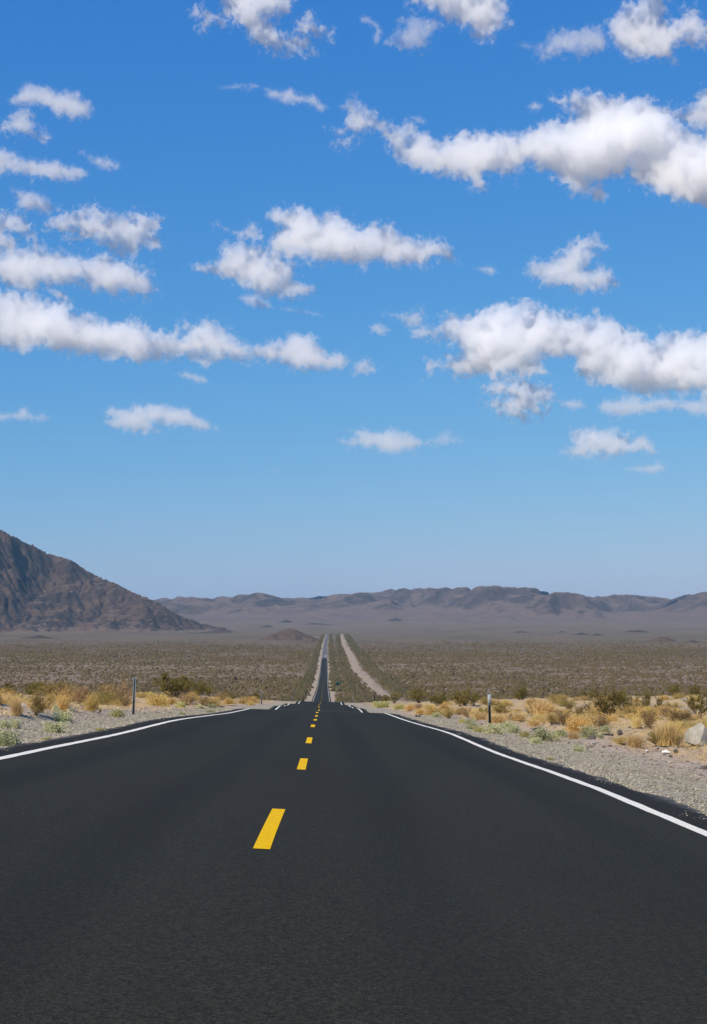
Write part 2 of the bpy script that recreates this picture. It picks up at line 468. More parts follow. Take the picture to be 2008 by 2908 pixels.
# ------------------------------------------------------------------ mountains: folded and eroded height fields
def erode(h, dx, steps, k, m=.45, diff=.0):
    nr, nc = h.shape
    N = nr * nc
    nb = [(-1, -1), (-1, 0), (-1, 1), (0, -1), (0, 1), (1, -1), (1, 0), (1, 1)]
    for s in range(steps):
        best = np.zeros_like(h); rec = np.arange(N).reshape(nr, nc); ln = np.full(h.shape, dx)
        P = np.pad(h, 1, constant_values=1e9)
        I = np.pad(np.arange(N).reshape(nr, nc), 1)
        for a, b in nb:
            d = dx * math.hypot(a, b)
            sl = (h - P[1 + a:1 + a + nr, 1 + b:1 + b + nc]) / d
            q = sl > best
            best = np.where(q, sl, best); rec = np.where(q, I[1 + a:1 + a + nr, 1 + b:1 + b + nc], rec); ln = np.where(q, d, ln)
        hf = h.ravel().tolist(); rf = rec.ravel().tolist()
        order = np.argsort(h.ravel()).tolist()
        A = [1.0] * N
        for i in reversed(order):
            r = rf[i]
            if r != i: A[r] += A[i]
        f = (k * (np.array(A) * dx * dx) ** m / ln.ravel()).tolist()
        for i in order:
            r = rf[i]
            if r != i: hf[i] = (hf[i] + f[i] * hf[r]) / (1 + f[i])
        h = np.array(hf).reshape(nr, nc)
        if diff:
            Q = np.pad(h, 1, mode='edge')
            h = h + diff * (Q[:-2, 1:-1] + Q[2:, 1:-1] + Q[1:-1, :-2] + Q[1:-1, 2:] - 4 * h)
    return h

def upsample(h):
    a = np.zeros((h.shape[0] * 2 - 1, h.shape[1] * 2 - 1))
    a[::2, ::2] = h
    a[1::2, ::2] = .5 * (h[:-1] + h[1:])
    a[:, 1::2] = .5 * (a[:, :-1:2] + a[:, 2::2])
    return a

def fit_skyline(X, Y, base, h, az_t, el_t, cell=.0016, sm=1.5):
    """scale the heights so that the crest stands as high as the traced skyline"""
    az = X / Y
    k = np.floor(az / cell).astype(int); k0 = k.min(); k = k - k0
    n = k.max() + 1
    mx = np.full(n, -1.0); mb = np.zeros(n)
    el = (base + h) / Y
    o = np.argsort(el.ravel())
    mx[k.ravel()[o]] = el.ravel()[o]; mb[k.ravel()[o]] = (base / Y).ravel()[o]
    c = (np.arange(n) + k0 + .5) * cell
    tg = np.interp(c, az_t, el_t)
    r = np.where(mx > mb + 1e-4, (tg - mb) / np.maximum(mx - mb, 1e-4), 1)
    r = np.clip(r, .1, 4)
    w_ = np.exp(-.5 * (np.arange(-6, 7) / sm) ** 2); w_ /= w_.sum()
    r = np.convolve(np.pad(r, 6, mode='edge'), w_, mode='valid')
    return h * np.interp(az, c, r)

def px_to_azel(pts):
    d = np.array([ray(*q) for q in pts])
    return d[:, 0], d[:, 2]

def rock_mat(name, rock, dark, tan, s):
    m = Mat(name)
    p = m.coords('Object')
    g = m.n('ShaderNodeNewGeometry')
    nz = m.n('ShaderNodeSeparateXYZ', {'Vector': g.outputs['Normal']}).outputs['Z']
    a = m.noise(p, .004 * s, 6, .62); b = m.noise(p, .02 * s, 6, .65)
    c = m.mix(m.ramp(a, [(.38, 0), (.62, 1)]), rock, dark)
    c = m.mix(m.ramp(b, [(.42, 0), (.66, .8)]), c, tuple(.6 * x for x in dark))
    flat = m.smooth(m.math('ADD', nz, m.math('MULTIPLY', m.math('SUBTRACT', b, .5), .12)), .87, .965)
    c = m.mix(m.math('MULTIPLY', flat, .9), c, m.mix(b, tan, tuple(.72 * x for x in tan)))
    m.color(c)
    m.bump(m.math('ADD', a, b), .8, 14 / s)
    return m.m

# near mountain on the left
dx = 13.0
gx = np.arange(-3900, -180, dx); gy = np.arange(5350, 8300, dx)
GX, GY = np.meshgrid(gx, gy)
skyL = [(-400, 1330), (-200, 1415), (0, 1504), (26, 1514), (66, 1539), (101, 1552), (132, 1571), (167, 1579), (197, 1587), (228, 1607), (263, 1629), (307, 1649), (333, 1658), (373, 1680), (421, 1699), (456, 1715), (482, 1732), (526, 1754), (570, 1769), (614, 1779), (654, 1790), (700, 1800), (760, 1812)]
azL, elL = px_to_azel(skyL)
Yc = 6950 + 120 * noise2(gx, gx * 0, 1500, 2, 11)
baseL = ground_z(GX, GY, False) - 4
hc = np.maximum(np.interp(gx / Yc, azL, elL) * Yc - ground_z(gx, Yc, False), 0) + 6
hc = np.minimum(hc, 900)
d_ = np.abs(GY - Yc[None]) / (60 + hc[None] * 2.5)
h = hc[None] * np.clip(1 - d_, 0, 1) ** 1.3
h = h * (1 + .10 * noise2(GX, GY, 1100, 2.0, 12)) + (h > 4) * np.minimum(h * .25, 9) * noise2(GX, GY, 300, 1.2, 13)
h = np.maximum(h, 0)
h = erode(h, dx, 16, .055, .45, .006)
h = upsample(h)
gx2 = np.linspace(gx[0], gx[-1], h.shape[1]); gy2 = np.linspace(gy[0], gy[-1], h.shape[0])
GX, GY = np.meshgrid(gx2, gy2)
h = h + np.minimum(h * .05, 3) * noise2(GX, GY, 110, 1.0, 14)
baseL = ground_z(GX, GY, False) - 3
h = fit_skyline(GX, GY, baseL, h, azL, elL, .0012, 1.0)
ROCK_NEAR = rock_mat('desert_rock', (.106, .069, .053), (.043, .033, .031), (.172, .116, .083), 1.9)
tag(link('mountain', np_mesh('mountain', np.stack([GX, GY, baseL + h], -1).reshape(-1, 3), grid_faces(*h.shape), ROCK_NEAR, True)), kind='structure')

# far range across the valley
dx = 30.0
gx = np.arange(-3900, 4300, dx); gy = np.arange(8900, 14600, dx)
GX, GY = np.meshgrid(gx, gy)
skyF = [(-300, 1712), (0, 1706), (300, 1704), (439, 1703), (482, 1698), (535, 1693.5), (570, 1698), (600, 1700), (626, 1695.6), (679, 1690), (731, 1683), (762, 1686.8), (789, 1694), (815, 1700), (863, 1698), (898, 1695), (951, 1688), (1003, 1685), (1047, 1684.6), (1091, 1674.6), (1126, 1672.8), (1170, 1672), (1205, 1668), (1236, 1672.8), (1271, 1668), (1300, 1673), (1340, 1664.8), (1371, 1664.8), (1404, 1660.8), (1433, 1670), (1469, 1666.6), (1531, 1671), (1557, 1683), (1593, 1684), (1615, 1680.7), (1668, 1692), (1730, 1694), (1759, 1688), (1806, 1688), (1859, 1697.6), (1903, 1700), (1930, 1695), (1965, 1686.5), (2008, 1681), (2100, 1675), (2300, 1690)]
azF, elF = px_to_azel(skyF)
env = sstep(GY, 9100, 12300) * (1 - .75 * sstep(GY, 12900, 14600))
rid = 1.05 - np.abs(noise2(GX + .35 * GY, GY, 2600, 2.2, 21)) * .8
rid2 = 1 - np.abs(noise2(GX, GY, 1100, 2.1, 22)) * .8
h = env * (330 * np.clip(rid, 0, 1) ** 1.5 + 140 * np.clip(rid2, 0, 1) * (.4 + .6 * env) + 18 * noise2(GX, GY, 500, 1.6, 23))
for cx_, cy_p, hh, rr in ((-1150, 9900, 60, 300), (-300, 10400, 90, 420), (500, 9900, 95, 420), (950, 9700, 70, 260), (1500, 10300, 120, 520), (2050, 9900, 110, 420), (2500, 9500, 90, 360), (-700, 10900, 120, 500), (200, 11200, 140, 560), (1100, 11000, 150, 600), (2600, 10900, 170, 600)):
    h = np.maximum(h, hh * np.clip(1.25 - np.hypot(GX - cx_, GY - cy_p) / rr, 0, 1) * (1 + .25 * noise2(GX, GY, 300, 1.8, 24)) + h * .35)
h = np.maximum(h, 0)
h = erode(h, dx, 20, .10, .45, .03)
for _ in range(2):
    Q_ = np.pad(h, 1, mode='edge'); h = .5 * h + .125 * (Q_[:-2, 1:-1] + Q_[2:, 1:-1] + Q_[1:-1, :-2] + Q_[1:-1, 2:])
h = upsample(h)
gx2 = np.linspace(gx[0], gx[-1], h.shape[1]); gy2 = np.linspace(gy[0], gy[-1], h.shape[0])
GX, GY = np.meshgrid(gx2, gy2)
h = h + np.minimum(h * .03, 4) * noise2(GX, GY, 200, 1.4, 25)
baseF = ground_z(GX, GY, False) - 4
h = fit_skyline(GX, GY, baseF, h, azF, elF, .0016, 2.4)
ROCK_FAR = rock_mat('far_rock', (.132, .094, .080), (.060, .047, .045), (.172, .122, .097), 1.0)
tag(link('mountain_range', np_mesh('mountain_range', np.stack([GX, GY, baseF + h], -1).reshape(-1, 3), grid_faces(*h.shape), ROCK_FAR, True)), kind='structure')

# small hills that stand out of the valley floor
DARK_ROCK = rock_mat('dark_rock', (.068, .053, .049), (.044, .037, .037), (.12, .09, .072), 3.0)
RED_ROCK = rock_mat('red_rock', (.112, .080, .064), (.094, .068, .055), (.120, .087, .067), 3.0)
HILLS = [(745, 895, 1773, 1818, 1, 31), (855, 905, 1803, 1823, 1, 32), (600, 655, 1771, 1795, 0, 33), (784, 842, 1753, 1770, 0, 34), (838, 950, 1764, 1776, 0, 35), (740, 778, 1768, 1783, 0, 36), (1094, 1152, 1743, 1766, 0, 37), (1578, 1618, 1787, 1798, 0, 38), (1632, 1670, 1790, 1803, 0, 39),
         (1428, 1474, 1765, 1774, 0, 40), (1760, 1856, 1783, 1798, 0, 41), (1848, 1925, 1804, 1822, 1, 42), (1952, 1990, 1814, 1824, 0, 43), (60, 156, 1797, 1813, 0, 44), (160, 274, 1772, 1790, 0, 45), (-20, 46, 1728, 1756, 0, 46), (355, 515, 1763, 1792, 0, 47), (1452, 1510, 1788, 1797, 0, 48), (545, 672, 1788, 1800, 0, 49), (1680, 1712, 1797, 1804, 0, 50)]
for x0, x1, yt, yb, red, sd_ in HILLS:
    cx_ = .5 * (x0 + x1)
    d = ray(cx_, yb)
    Ys = np.linspace(2400, 9500, 3000)
    g = d[2] * Ys - ground_z(d[0] * Ys, Ys, False)
    k = np.where(g < 0)[0]
    Yh = Ys[k[0]] if len(k) else Ys[int(np.argmin(g))]
    mp = Yh / FPX
    W, H = (x1 - x0) * mp * .5, (yb - yt) * mp * (.74 if red else .60)
    D = max(W * .28, H * 1.5)
    n = 46
    qx, qy = np.meshgrid(np.linspace(-1.25, 1.25, n), np.linspace(-1.25, 1.25, n))
    r_ = np.hypot(qx * (1 + .12 * np.sin(3 * qy + sd_)), qy)
    nz_ = noise2(qx * 100 + 500 * sd_, qy * 100, 90, 1.7, 30)
    hh = np.clip(1.05 - (r_ * (1 + (.10 if red else .20) * nz_)) ** 1.6, 0, None) * (1 + (.06 if red else .22) * nz_) * H
    if red: hh = erode(np.maximum(hh, 0), W / 18, 5, .05, .4, .03)
    hh = hh * H / max(hh.max(), 1e-3)
    wx, wy = d[0] * Yh + qx * W, Yh + D * .6 + qy * D
    z = ground_z(wx, wy, False) + hh - .02 * H - .5 * (r_ > 1.15)
    tag(link('hill', np_mesh('hill', np.stack([wx, wy, z], -1).reshape(-1, 3), grid_faces(n, n), RED_ROCK if red else DARK_ROCK, True)), kind='structure')
# ------------------------------------------------------------------ clouds: closed bodies of scattering air, each where it drifts
CLOUD_H = 3500.0
def cloud_mat(name, density, aniso=0.0):
    m = bpy.data.materials.new(name)
    m.use_nodes = True
    t = m.node_tree
    t.nodes.remove(t.nodes['Principled BSDF'])
    v = t.nodes.new('ShaderNodeVolumeScatter')
    v.inputs['Color'].default_value = (1, 1, 1, 1)
    v.inputs['Density'].default_value = density
    v.inputs['Anisotropy'].default_value = aniso
    t.links.new(v.outputs[0], t.nodes['Material Output'].inputs['Volume'])
    return m

def poly_dist(P, X, Y):
    """signed distance to a polygon, positive inside"""
    d = np.full(X.shape, 1e9); ins = np.zeros(X.shape, bool)
    n = len(P)
    for i in range(n):
        (ax, ay), (bx, by) = P[i], P[(i + 1) % n]
        ex, ey = bx - ax, by - ay
        t = np.clip(((X - ax) * ex + (Y - ay) * ey) / (ex * ex + ey * ey + 1e-9), 0, 1)
        d = np.minimum(d, (X - ax - t * ex) ** 2 + (Y - ay - t * ey) ** 2)
        if ay != by:
            c = ((ay > Y) != (by > Y)) & (X < ax + (Y - ay) * ex / (by - ay))
            ins ^= c
    return np.where(ins, 1, -1) * np.sqrt(d)

def largest_piece(v, f):
    lab = np.arange(len(v))
    while True:
        m = lab[f].min(1)
        new = lab.copy()
        np.minimum.at(new, f.ravel(), np.repeat(m, f.shape[1]))
        new = new[new]
        if (new == lab).all(): break
        lab = new
    ids, cnt = np.unique(lab, return_counts=True)
    keep = lab == ids[np.argmax(cnt)]
    re = np.cumsum(keep) - 1
    return v[keep], re[f[keep[f[:, 0]]]]

def build_cloud(k, polys, label, wisp=1.0, deck=CLOUD_H):
    polys = [np.array(p, float).reshape(-1, 2) * K for p in polys]     # outline of the body, in pixels of the photograph
    A = np.concatenate(polys)
    base = A[:, 1].max(); cx = .5 * (A[:, 0].min() + A[:, 0].max())
    d0 = ray(cx, base)
    dist = deck / d0[2]                               # distance of the cloud deck along this line of sight
    mpp = dist * np.linalg.norm(d0) / FPX                # metres per photo pixel there
    hgt = A[:, 1].max() - A[:, 1].min()
    vox = 3.1 if hgt > 60 else 2.3
    pad = 26
    x0, x1 = A[:, 0].min() - pad, A[:, 0].max() + pad
    y0, y1 = A[:, 1].min() - pad, A[:, 1].max() + pad
    nx, ny = max(8, int((x1 - x0) / vox) // 2 * 2), max(8, int((y1 - y0) / vox) // 2 * 2)
    gx_ = x0 + (np.arange(nx) + .5) * (x1 - x0) / nx; gy_ = y0 + (np.arange(ny) + .5) * (y1 - y0) / ny
    X2, Y2 = np.meshgrid(gx_, gy_, indexing='ij')
    S = np.full(X2.shape, -1e9)
    for p in polys: S = np.maximum(S, poly_dist(p, X2, Y2))
    R = max(S.max(), 3.0)
    zr = 1.2 * R + 16
    nz = max(8, int(2 * zr / vox) // 2 * 2)
    Z = (-zr + (np.arange(nz) + .5) * (2 * zr) / nz)[None, None, :]
    n1 = spectral((nx, ny, nz), 2.2, 1000 + k, 3.0)
    n2 = spectral((nx, ny, nz), 1.65, 2000 + k, 11.0)
    zc = .38 * R * spectral((nx, ny), 2.2, 3000 + k, 2.0)[:, :, None]
    amp = min(max(.24 * R, 2.2), 11.0) * wisp
    F = S[:, :, None] * 1.0 - (Z - zc) ** 2 / (.85 * R) + amp * (.92 * n1 + 1.05 * n2)
    F = np.maximum(F, .60 * S[:, :, None] - 3.0 - (Z - zc) ** 2 / (.45 * R) + .5 * amp * n2)
    F = np.where(np.abs(Z) > zr - vox, -30, F)
    out = empty('cloud')
    yc = .5 * (y0 + y1)
    d = ray(cx, yc)
    fw = d / np.linalg.norm(d); right = np.array([1.0, 0, 0]); up = np.cross(right, fw)
    out.location = ray(cx, yc) * dist
    for name, iso, dens in (('veil', -4.5, .10), ('body', 2.0, .42), ('core', 9.0, .60)):
        if (F > iso).sum() < 40: continue
        v, f = surface_nets(F, iso)
        if name == 'core': v, f = largest_piece(v, f)
        px = x0 + (v[:, 0] + .5) * (x1 - x0) / nx
        py = y0 + (v[:, 1] + .5) * (y1 - y0) / ny
        pz = -zr + (v[:, 2] + .5) * (2 * zr) / nz
        pz = pz + CLOUD_TILT * (yc - py)                 # whole body sheared back so its visible face catches more sun
        W = ((px - cx) * mpp)[:, None] * right - ((py - yc) * mpp)[:, None] * up + (pz * mpp)[:, None] * fw
        link(name, np_mesh(name, W, f, cloud_mat('cloud_' + name, dens * CLOUD_D * min(max(24 / R, 1.0), 2.4) / mpp), True), out)
    return tag(out, label, 'cloud', 'white fair weather clouds')
CLOUD_D = 0.024
CLOUD_TILT = 1.25

def PG(s): return [float(q) for q in s.replace(',', ' ').split()]
CLOUDS = [
 (['480,-30 500,10 510,30 490,30 465,20 440,15 445,30 470,48 500,55 525,45 540,60 560,80 575,85 600,95 620,103 640,98 685,106 685,88 665,78 640,80 620,62 605,35 640,25 655,12 650,-30', '668,46 680,40 700,50 720,60 735,72 730,80 700,70 680,72 668,65'], 'ragged white cloud cut by the top edge, left of the middle', 1.15),
 (['905,-30 930,8 960,22 985,35 1000,45 1035,52 1055,60 1070,80 1090,90 1110,75 1130,60 1142,45 1135,10 1130,-30', '895,90 905,65 925,50 950,50 980,40 1005,45 990,62 970,80 970,100 945,110 915,105'], 'bright cloud at the top edge with a round puff hanging at its left', .9),
 (['1240,120 1240,100 1265,72 1295,62 1330,57 1360,60 1380,80 1388,100 1360,115 1310,112 1280,115 1255,125', '1372,50 1395,35 1410,18 1445,5 1460,-30 1490,-30 1505,15 1500,35 1525,50 1540,35 1560,28 1570,45 1640,50 1640,78 1590,80 1560,85 1545,75 1530,90 1520,105 1515,122 1480,122 1440,125 1410,118 1385,100 1376,78'], 'ragged cloud in the top right corner with a smooth left arm', 1.0),
 (['26,228 45,208 52,196 65,192 105,197 120,204 130,210 150,202 175,212 195,228 205,240 205,252 190,265 160,268 130,262 105,242 85,236 60,238 35,238'], 'small solid cloud alone high on the left, rounded right end', .6),
 (['-30,290 0,285 15,268 30,260 60,252 72,262 75,285 90,300 103,308 95,322 70,310 50,305 25,300 -30,305'], 'thin torn cloud just below the small solid one high on the left', 1.2),
 (['-40,338 0,335 32,336 60,352 90,360 130,362 165,375 187,388 180,402 150,408 110,405 80,397 70,415 58,398 30,394 0,398 -40,402'], 'smooth elongated cloud at the left edge tapering to the right', .7),
 (['182,343 200,350 215,353 240,355 272,370 264,384 240,384 215,374 200,360'], 'tiny wisp right of the smooth elongated cloud on the left', 1.0),
 (['598,200 620,203 640,206 655,201 668,210 690,216 705,210 720,228 736,243 722,252 700,242 680,234 650,230 620,224 605,217', '475,206 500,196 530,192 560,188 587,197 560,203 520,203'], 'thin slanting streak of cloud high in the middle', .9),
 (['742,288 775,290 785,270 780,245 800,226 810,245 830,255 850,265 870,275 880,290 895,300 885,318 865,312 858,294 835,289 820,307 800,317 790,332 753,324 780,307 790,297 760,300'], 'ragged scrap of cloud at the left tip of the great right hand cloud', 1.3),
 (['893,315 905,293 930,288 937,310 927,325 950,308 980,315 1005,328 1030,308 1045,299 1080,305 1110,300 1145,297 1175,307 1200,290 1230,282 1265,280 1285,272 1298,282 1305,265 1290,248 1265,240 1240,235 1238,218 1258,222 1280,210 1295,202 1318,210 1350,207 1375,220 1400,228 1430,225 1455,222 1475,230 1495,245 1510,260 1530,275 1550,288 1580,300 1640,305 1640,462 1575,458 1530,452 1505,445 1480,430 1460,415 1430,405 1420,390 1432,370 1430,355 1415,365 1400,385 1370,395 1335,400 1328,420 1355,415 1358,432 1345,438 1315,425 1300,425 1280,412 1265,392 1220,388 1195,372 1165,395 1130,390 1110,395 1110,420 1085,425 1070,405 1050,392 1000,388 970,375 940,360 900,345'], 'great long cloud across the upper right reaching the right edge', .95),
 (['1508,250 1540,243 1565,235 1565,212 1585,203 1640,203 1640,285 1590,288 1560,285 1530,270'], 'cloud at the right edge just above the great long one', .9),
 (['28,432 60,427 75,429 100,444 120,461 132,472 115,484 60,482 43,470 40,450'], 'small puff on the left above the wide ragged cloud', .9),
 (['115,505 150,485 170,475 195,480 215,474 235,483 220,460 240,468 265,479 300,479 330,489 360,497 352,512 347,535 352,552 340,554 325,541 307,547 302,577 290,566 270,556 262,572 235,556 215,546 180,541 163,536 175,526 140,523'], 'wide ragged cloud on the left with fringed lower edge', 1.1),
 (['-40,490 20,473 42,479 62,500 77,520 82,540 97,552 70,548 58,532 30,522 20,524 47,560 0,568 -40,565'], 'torn cloud at the left edge beside the wide ragged cloud', 1.1),
 (['-40,580 0,578 20,560 70,562 80,553 100,562 140,568 165,570 200,575 225,570 240,565 265,590 300,597 325,612 338,635 342,660 320,665 270,660 265,672 235,665 205,658 180,642 150,642 120,647 95,640 100,652 140,656 157,674 128,668 95,655 60,654 20,642 0,632 -40,628'], 'thick cloud at the left edge with a blunt right end, above the longest bank', .8),
 (['-40,650 0,648 30,655 55,660 75,680 95,690 130,692 165,702 210,715 245,725 280,722 310,728 340,742 385,750 398,740 404,755 418,750 416,725 440,730 462,724 500,735 520,745 540,758 565,775 600,775 630,770 650,765 670,757 695,760 715,780 735,798 750,789 782,812 765,826 735,829 700,836 660,831 620,821 580,816 520,818 440,813 400,804 360,804 320,814 300,817 280,800 240,802 200,804 170,802 130,787 100,772 80,774 60,794 20,792 0,784 -40,787'], 'longest cloud bank, running from the left edge to the middle', .85),
 (['594,545 605,535 625,520 640,515 617,490 619,474 632,479 645,477 680,471 710,479 725,489 735,474 760,475 780,484 798,495 815,515 832,505 862,508 885,512 905,530 930,543 960,541 985,543 1007,560 1018,578 985,582 950,591 900,593 850,591 820,598 780,591 740,593 715,601 700,591 665,581 640,576 615,566'], 'bright heaped cloud in the middle tapering to the right', .85),
 (['418,603 460,596 490,589 500,578 495,560 510,542 530,549 560,551 590,564 610,574 640,584 660,599 668,614 660,628 707,642 697,661 660,664 620,660 585,662 560,647 530,637 500,622 465,614 440,613', '488,506 520,516 545,523 565,513 592,513 587,535 575,547 545,537 515,522'], 'softer grey cloud below left of the bright heaped one', .85),
 (['530,672 560,662 580,664 605,679 617,695 590,699 560,687'], 'small lens of cloud under the softer grey one', .7),
 (['630,672 655,668 690,672 695,679 660,682 632,680'], 'faint flat wisp right of the small lens of cloud', .8),
 (['632,697 670,695 700,702 728,714 700,711 660,705'], 'faint slanting wisp under the flat wisp in the middle', .8),
 (['1183,615 1195,600 1205,587 1225,589 1240,587 1260,574 1275,561 1285,544 1310,538 1350,548 1363,558 1330,557 1325,565 1342,578 1327,595 1322,605 1340,608 1345,594 1362,599 1377,618 1389,641 1365,650 1330,647 1310,654 1280,647 1240,642 1205,630'], 'cloud with a hooked top alone on the right', .85),
 (['978,740 1005,710 1040,713 1070,711 1095,697 1130,689 1160,692 1190,686 1225,694 1255,704 1280,711 1325,709 1345,724 1380,724 1405,737 1420,754 1440,741 1470,770 1495,755 1520,749 1560,749 1590,747 1640,749 1640,893 1590,893 1555,886 1520,886 1470,883 1430,881 1400,873 1380,863 1340,851 1310,836 1295,814 1265,810 1225,802 1210,812 1220,828 1242,841 1225,845 1195,841 1175,848 1145,853 1130,851 1105,851 1080,851 1050,854 1025,841 983,831 980,815 1010,809 1040,796 1035,785 1010,770 998,760'], 'broad arched cloud on the right above the low flat ones', .95),
 (['870,706 910,707 930,698 952,693 957,715 947,737 925,740 898,721'], 'upper scrap of cloud trailing left of the broad arched cloud', 1.1),
 (['833,735 855,731 880,745 860,757 838,749'], 'leftmost small scrap of cloud trailing left of the broad arched cloud', 1.1),
 (['930,742 965,730 1000,748 987,767 950,767 925,762'], 'scrap of cloud touching the left tip of the broad arched cloud', 1.1),
 (['1092,880 1105,869 1130,861 1165,854 1195,851 1210,864 1240,871 1250,892 1237,906 1222,916 1227,931 1200,937 1170,947 1140,937 1110,923 1093,912 1120,905 1140,893 1130,887 1105,890'], 'ragged round cloud hanging under the broad arched one', 1.15, 2500.0),
 (['793,831 810,814 825,801 836,811 846,821 859,828 846,840 830,843 798,849'], 'small puff right of the tip of the longest bank', 1.1),
 (['1263,905 1285,900 1310,903 1328,918 1310,924 1290,927 1268,916'], 'tiny flat cloud left of the low bank at the right edge', .7, 2500.0),
 (['1343,915 1365,902 1400,904 1430,897 1460,899 1490,889 1520,899 1560,896 1640,901 1640,943 1570,941 1530,932 1500,927 1465,936 1430,938 1390,939 1363,931'], 'low flat bank at the right edge under the broad arched cloud', .75, 2500.0),
 (['392,845 420,837 440,841 467,854 474,866 445,866 420,857'], 'small flat cloud under the longest bank', .7),
 (['-40,936 0,931 30,929 50,916 62,916 66,929 80,936 100,931 109,943 100,952 60,952 0,950 -40,950'], 'little flat based cloud at the left edge, low in the sky', .6),
 (['238,930 250,916 280,919 320,914 370,911 410,914 430,919 450,937 475,960 499,973 450,974 410,967 365,958 345,958 357,966 364,979 330,982 290,974 260,964 238,951 262,945 243,940'], 'smooth lens shaped cloud low on the left', .55),
 (['757,995 790,989 803,985 778,969 820,966 850,971 880,967 905,974 930,984 955,993 985,984 1010,970 1022,985 1040,998 1000,1007 960,1005 935,1017 885,1024 850,1014 800,1012'], 'low thin cloud in the middle above the road', .75),
 (['1266,1020 1280,1008 1300,1008 1295,990 1289,974 1310,969 1340,959 1365,969 1395,974 1410,984 1425,998 1435,983 1460,983 1477,1005 1491,1023 1460,1027 1430,1022 1390,1032 1330,1032 1268,1030'], 'low cloud with flat base and two humps on the right', .65),
 (['1407,1058 1440,1051 1468,1049 1485,1037 1505,1052 1497,1066 1470,1070 1430,1064'], 'lowest small cloud on the right, above the range', .6),
 (['610,1059 620,1055 632,1061 622,1065'], 'speck of cloud lowest in the middle', .5),
 (['1072,607 1095,599 1115,598 1120,612 1110,622 1090,617'], 'faint scrap left of the cloud with the hooked top', 1.0),
 (['1158,98 1185,96 1208,104 1195,110 1170,106'], 'faint wisp between the two clouds of the top right', .7),
 (['1190,240 1205,229 1225,238 1215,249 1200,250'], 'small scrap above the great long cloud, nearer its middle', .8),
 (['922,262 945,262 963,272 955,280 935,274'], 'small scrap above the left end of the great long cloud', .8),
 (['812,40 835,38 850,52 860,66 857,85 845,98 842,80 848,66 832,54 815,52'], 'thin curved wisp between the two clouds at the top edge', 1.0),
]
for k_, c_ in enumerate(CLOUDS):
    build_cloud(k_, [PG(q) for q in c_[0]], *c_[1:])
# ------------------------------------------------------------------ plants
def unit(n, r):
    v = r.standard_normal((n, 3)); return v / np.linalg.norm(v, axis=1, keepdims=True)

def cards(P, size, r, up=0.0, aspect=2.2):
    """one small bent leaf (two triangles) at every point"""
    n = len(P)
    a = unit(n, r); a[:, 2] += up; a /= np.linalg.norm(a, axis=1, keepdims=True)
    b = np.cross(a, unit(n, r)); b /= np.linalg.norm(b, axis=1, keepdims=True) + 1e-9
    s = (size * r.uniform(.6, 1.4, n))[:, None]
    V = np.stack([P, P + a * s * .5 * aspect * .5 + b * s * .35, P + a * s * aspect * .5, P + a * s * .25 * aspect - b * s * .35], 1).reshape(-1, 3)
    i = np.arange(n)[:, None] * 4
    return V, np.concatenate([i + [[0, 1, 2]], i + [[0, 2, 3]]])

def strips(A, B, C, w, r):
    """thin two-joint ribbons from A over B to C"""
    n = len(A)
    d = C - A
    s = np.cross(d, unit(n, r)); s /= np.linalg.norm(s, axis=1, keepdims=True) + 1e-9
    w = np.broadcast_to(np.asarray(w), (n,))[:, None]
    V = np.stack([A - s * w * .5, A + s * w * .5, B - s * w * .42, B + s * w * .42, C - s * w * .12, C + s * w * .12], 1).reshape(-1, 3)
    i = np.arange(n)[:, None] * 6
    return V, np.concatenate([i + [[0, 1, 3, 2]], i + [[2, 3, 5, 4]]])

def tubes(paths, rad):
    """tapered three-sided stems along polylines"""
    VV, FF, o = [], [], 0
    for p, ra in zip(paths, rad):
        p = np.asarray(p); n = len(p)
        t = np.gradient(p, axis=0); t /= np.linalg.norm(t, axis=1, keepdims=True) + 1e-9
        x = np.cross(t, [.3, .9, .1]); x /= np.linalg.norm(x, axis=1, keepdims=True) + 1e-9
        y = np.cross(t, x)
        rr = np.linspace(ra, ra * .35, n)[:, None]
        ring = [p + rr * (math.cos(q) * x + math.sin(q) * y) for q in (0, 2.094, 4.189)]
        VV.append(np.stack(ring, 1).reshape(-1, 3))
        k = np.arange(n - 1)[:, None] * 3 + o
        for a in range(3):
            b = (a + 1) % 3
            FF.append(np.concatenate([k + a, k + b, k + 3 + b, k + 3 + a], 1))
        o += 3 * n
    return np.concatenate(VV), np.concatenate(FF)

def join(*vf):
    V, T, Q, o = [], [], [], 0
    for v, f in vf:
        V.append(v); (T if f.shape[1] == 3 else Q).append(f + o); o += len(v)
    return np.concatenate(V), [np.concatenate(x) for x in (T, Q) if x]

def leaf_mat(name, c1, c2, c3=None, trans=.25):
    m = Mat(name)
    rnd = m.n('ShaderNodeObjectInfo').outputs['Random']
    isl = m.n('ShaderNodeNewGeometry').outputs['Random Per Island']
    c = m.mix(isl, c1, c2)
    if c3: c = m.mix(m.ramp(isl, [(.72, 0), (.80, 1)]), c, c3)
    h = m.n('ShaderNodeHueSaturation', {'Color': c, 'Hue': m.n('ShaderNodeMapRange', {'Value': rnd, 'To Min': .488, 'To Max': .512}).outputs[0],
            'Value': m.n('ShaderNodeMapRange', {'Value': m.math('FRACT', m.math('MULTIPLY', rnd, 7.31)), 'To Min': .80, 'To Max': 1.22}).outputs[0]})
    m.color(h.outputs[0])
    tr = m.n('ShaderNodeBsdfTranslucent', {'Color': h.outputs[0]})
    mx = m.n('ShaderNodeMixShader', {'Fac': trans})
    m.l(m.b.outputs[0], mx.inputs[1]); m.l(tr.outputs[0], mx.inputs[2]); m.l(mx.outputs[0], m.out.inputs['Surface'])
    return m.m

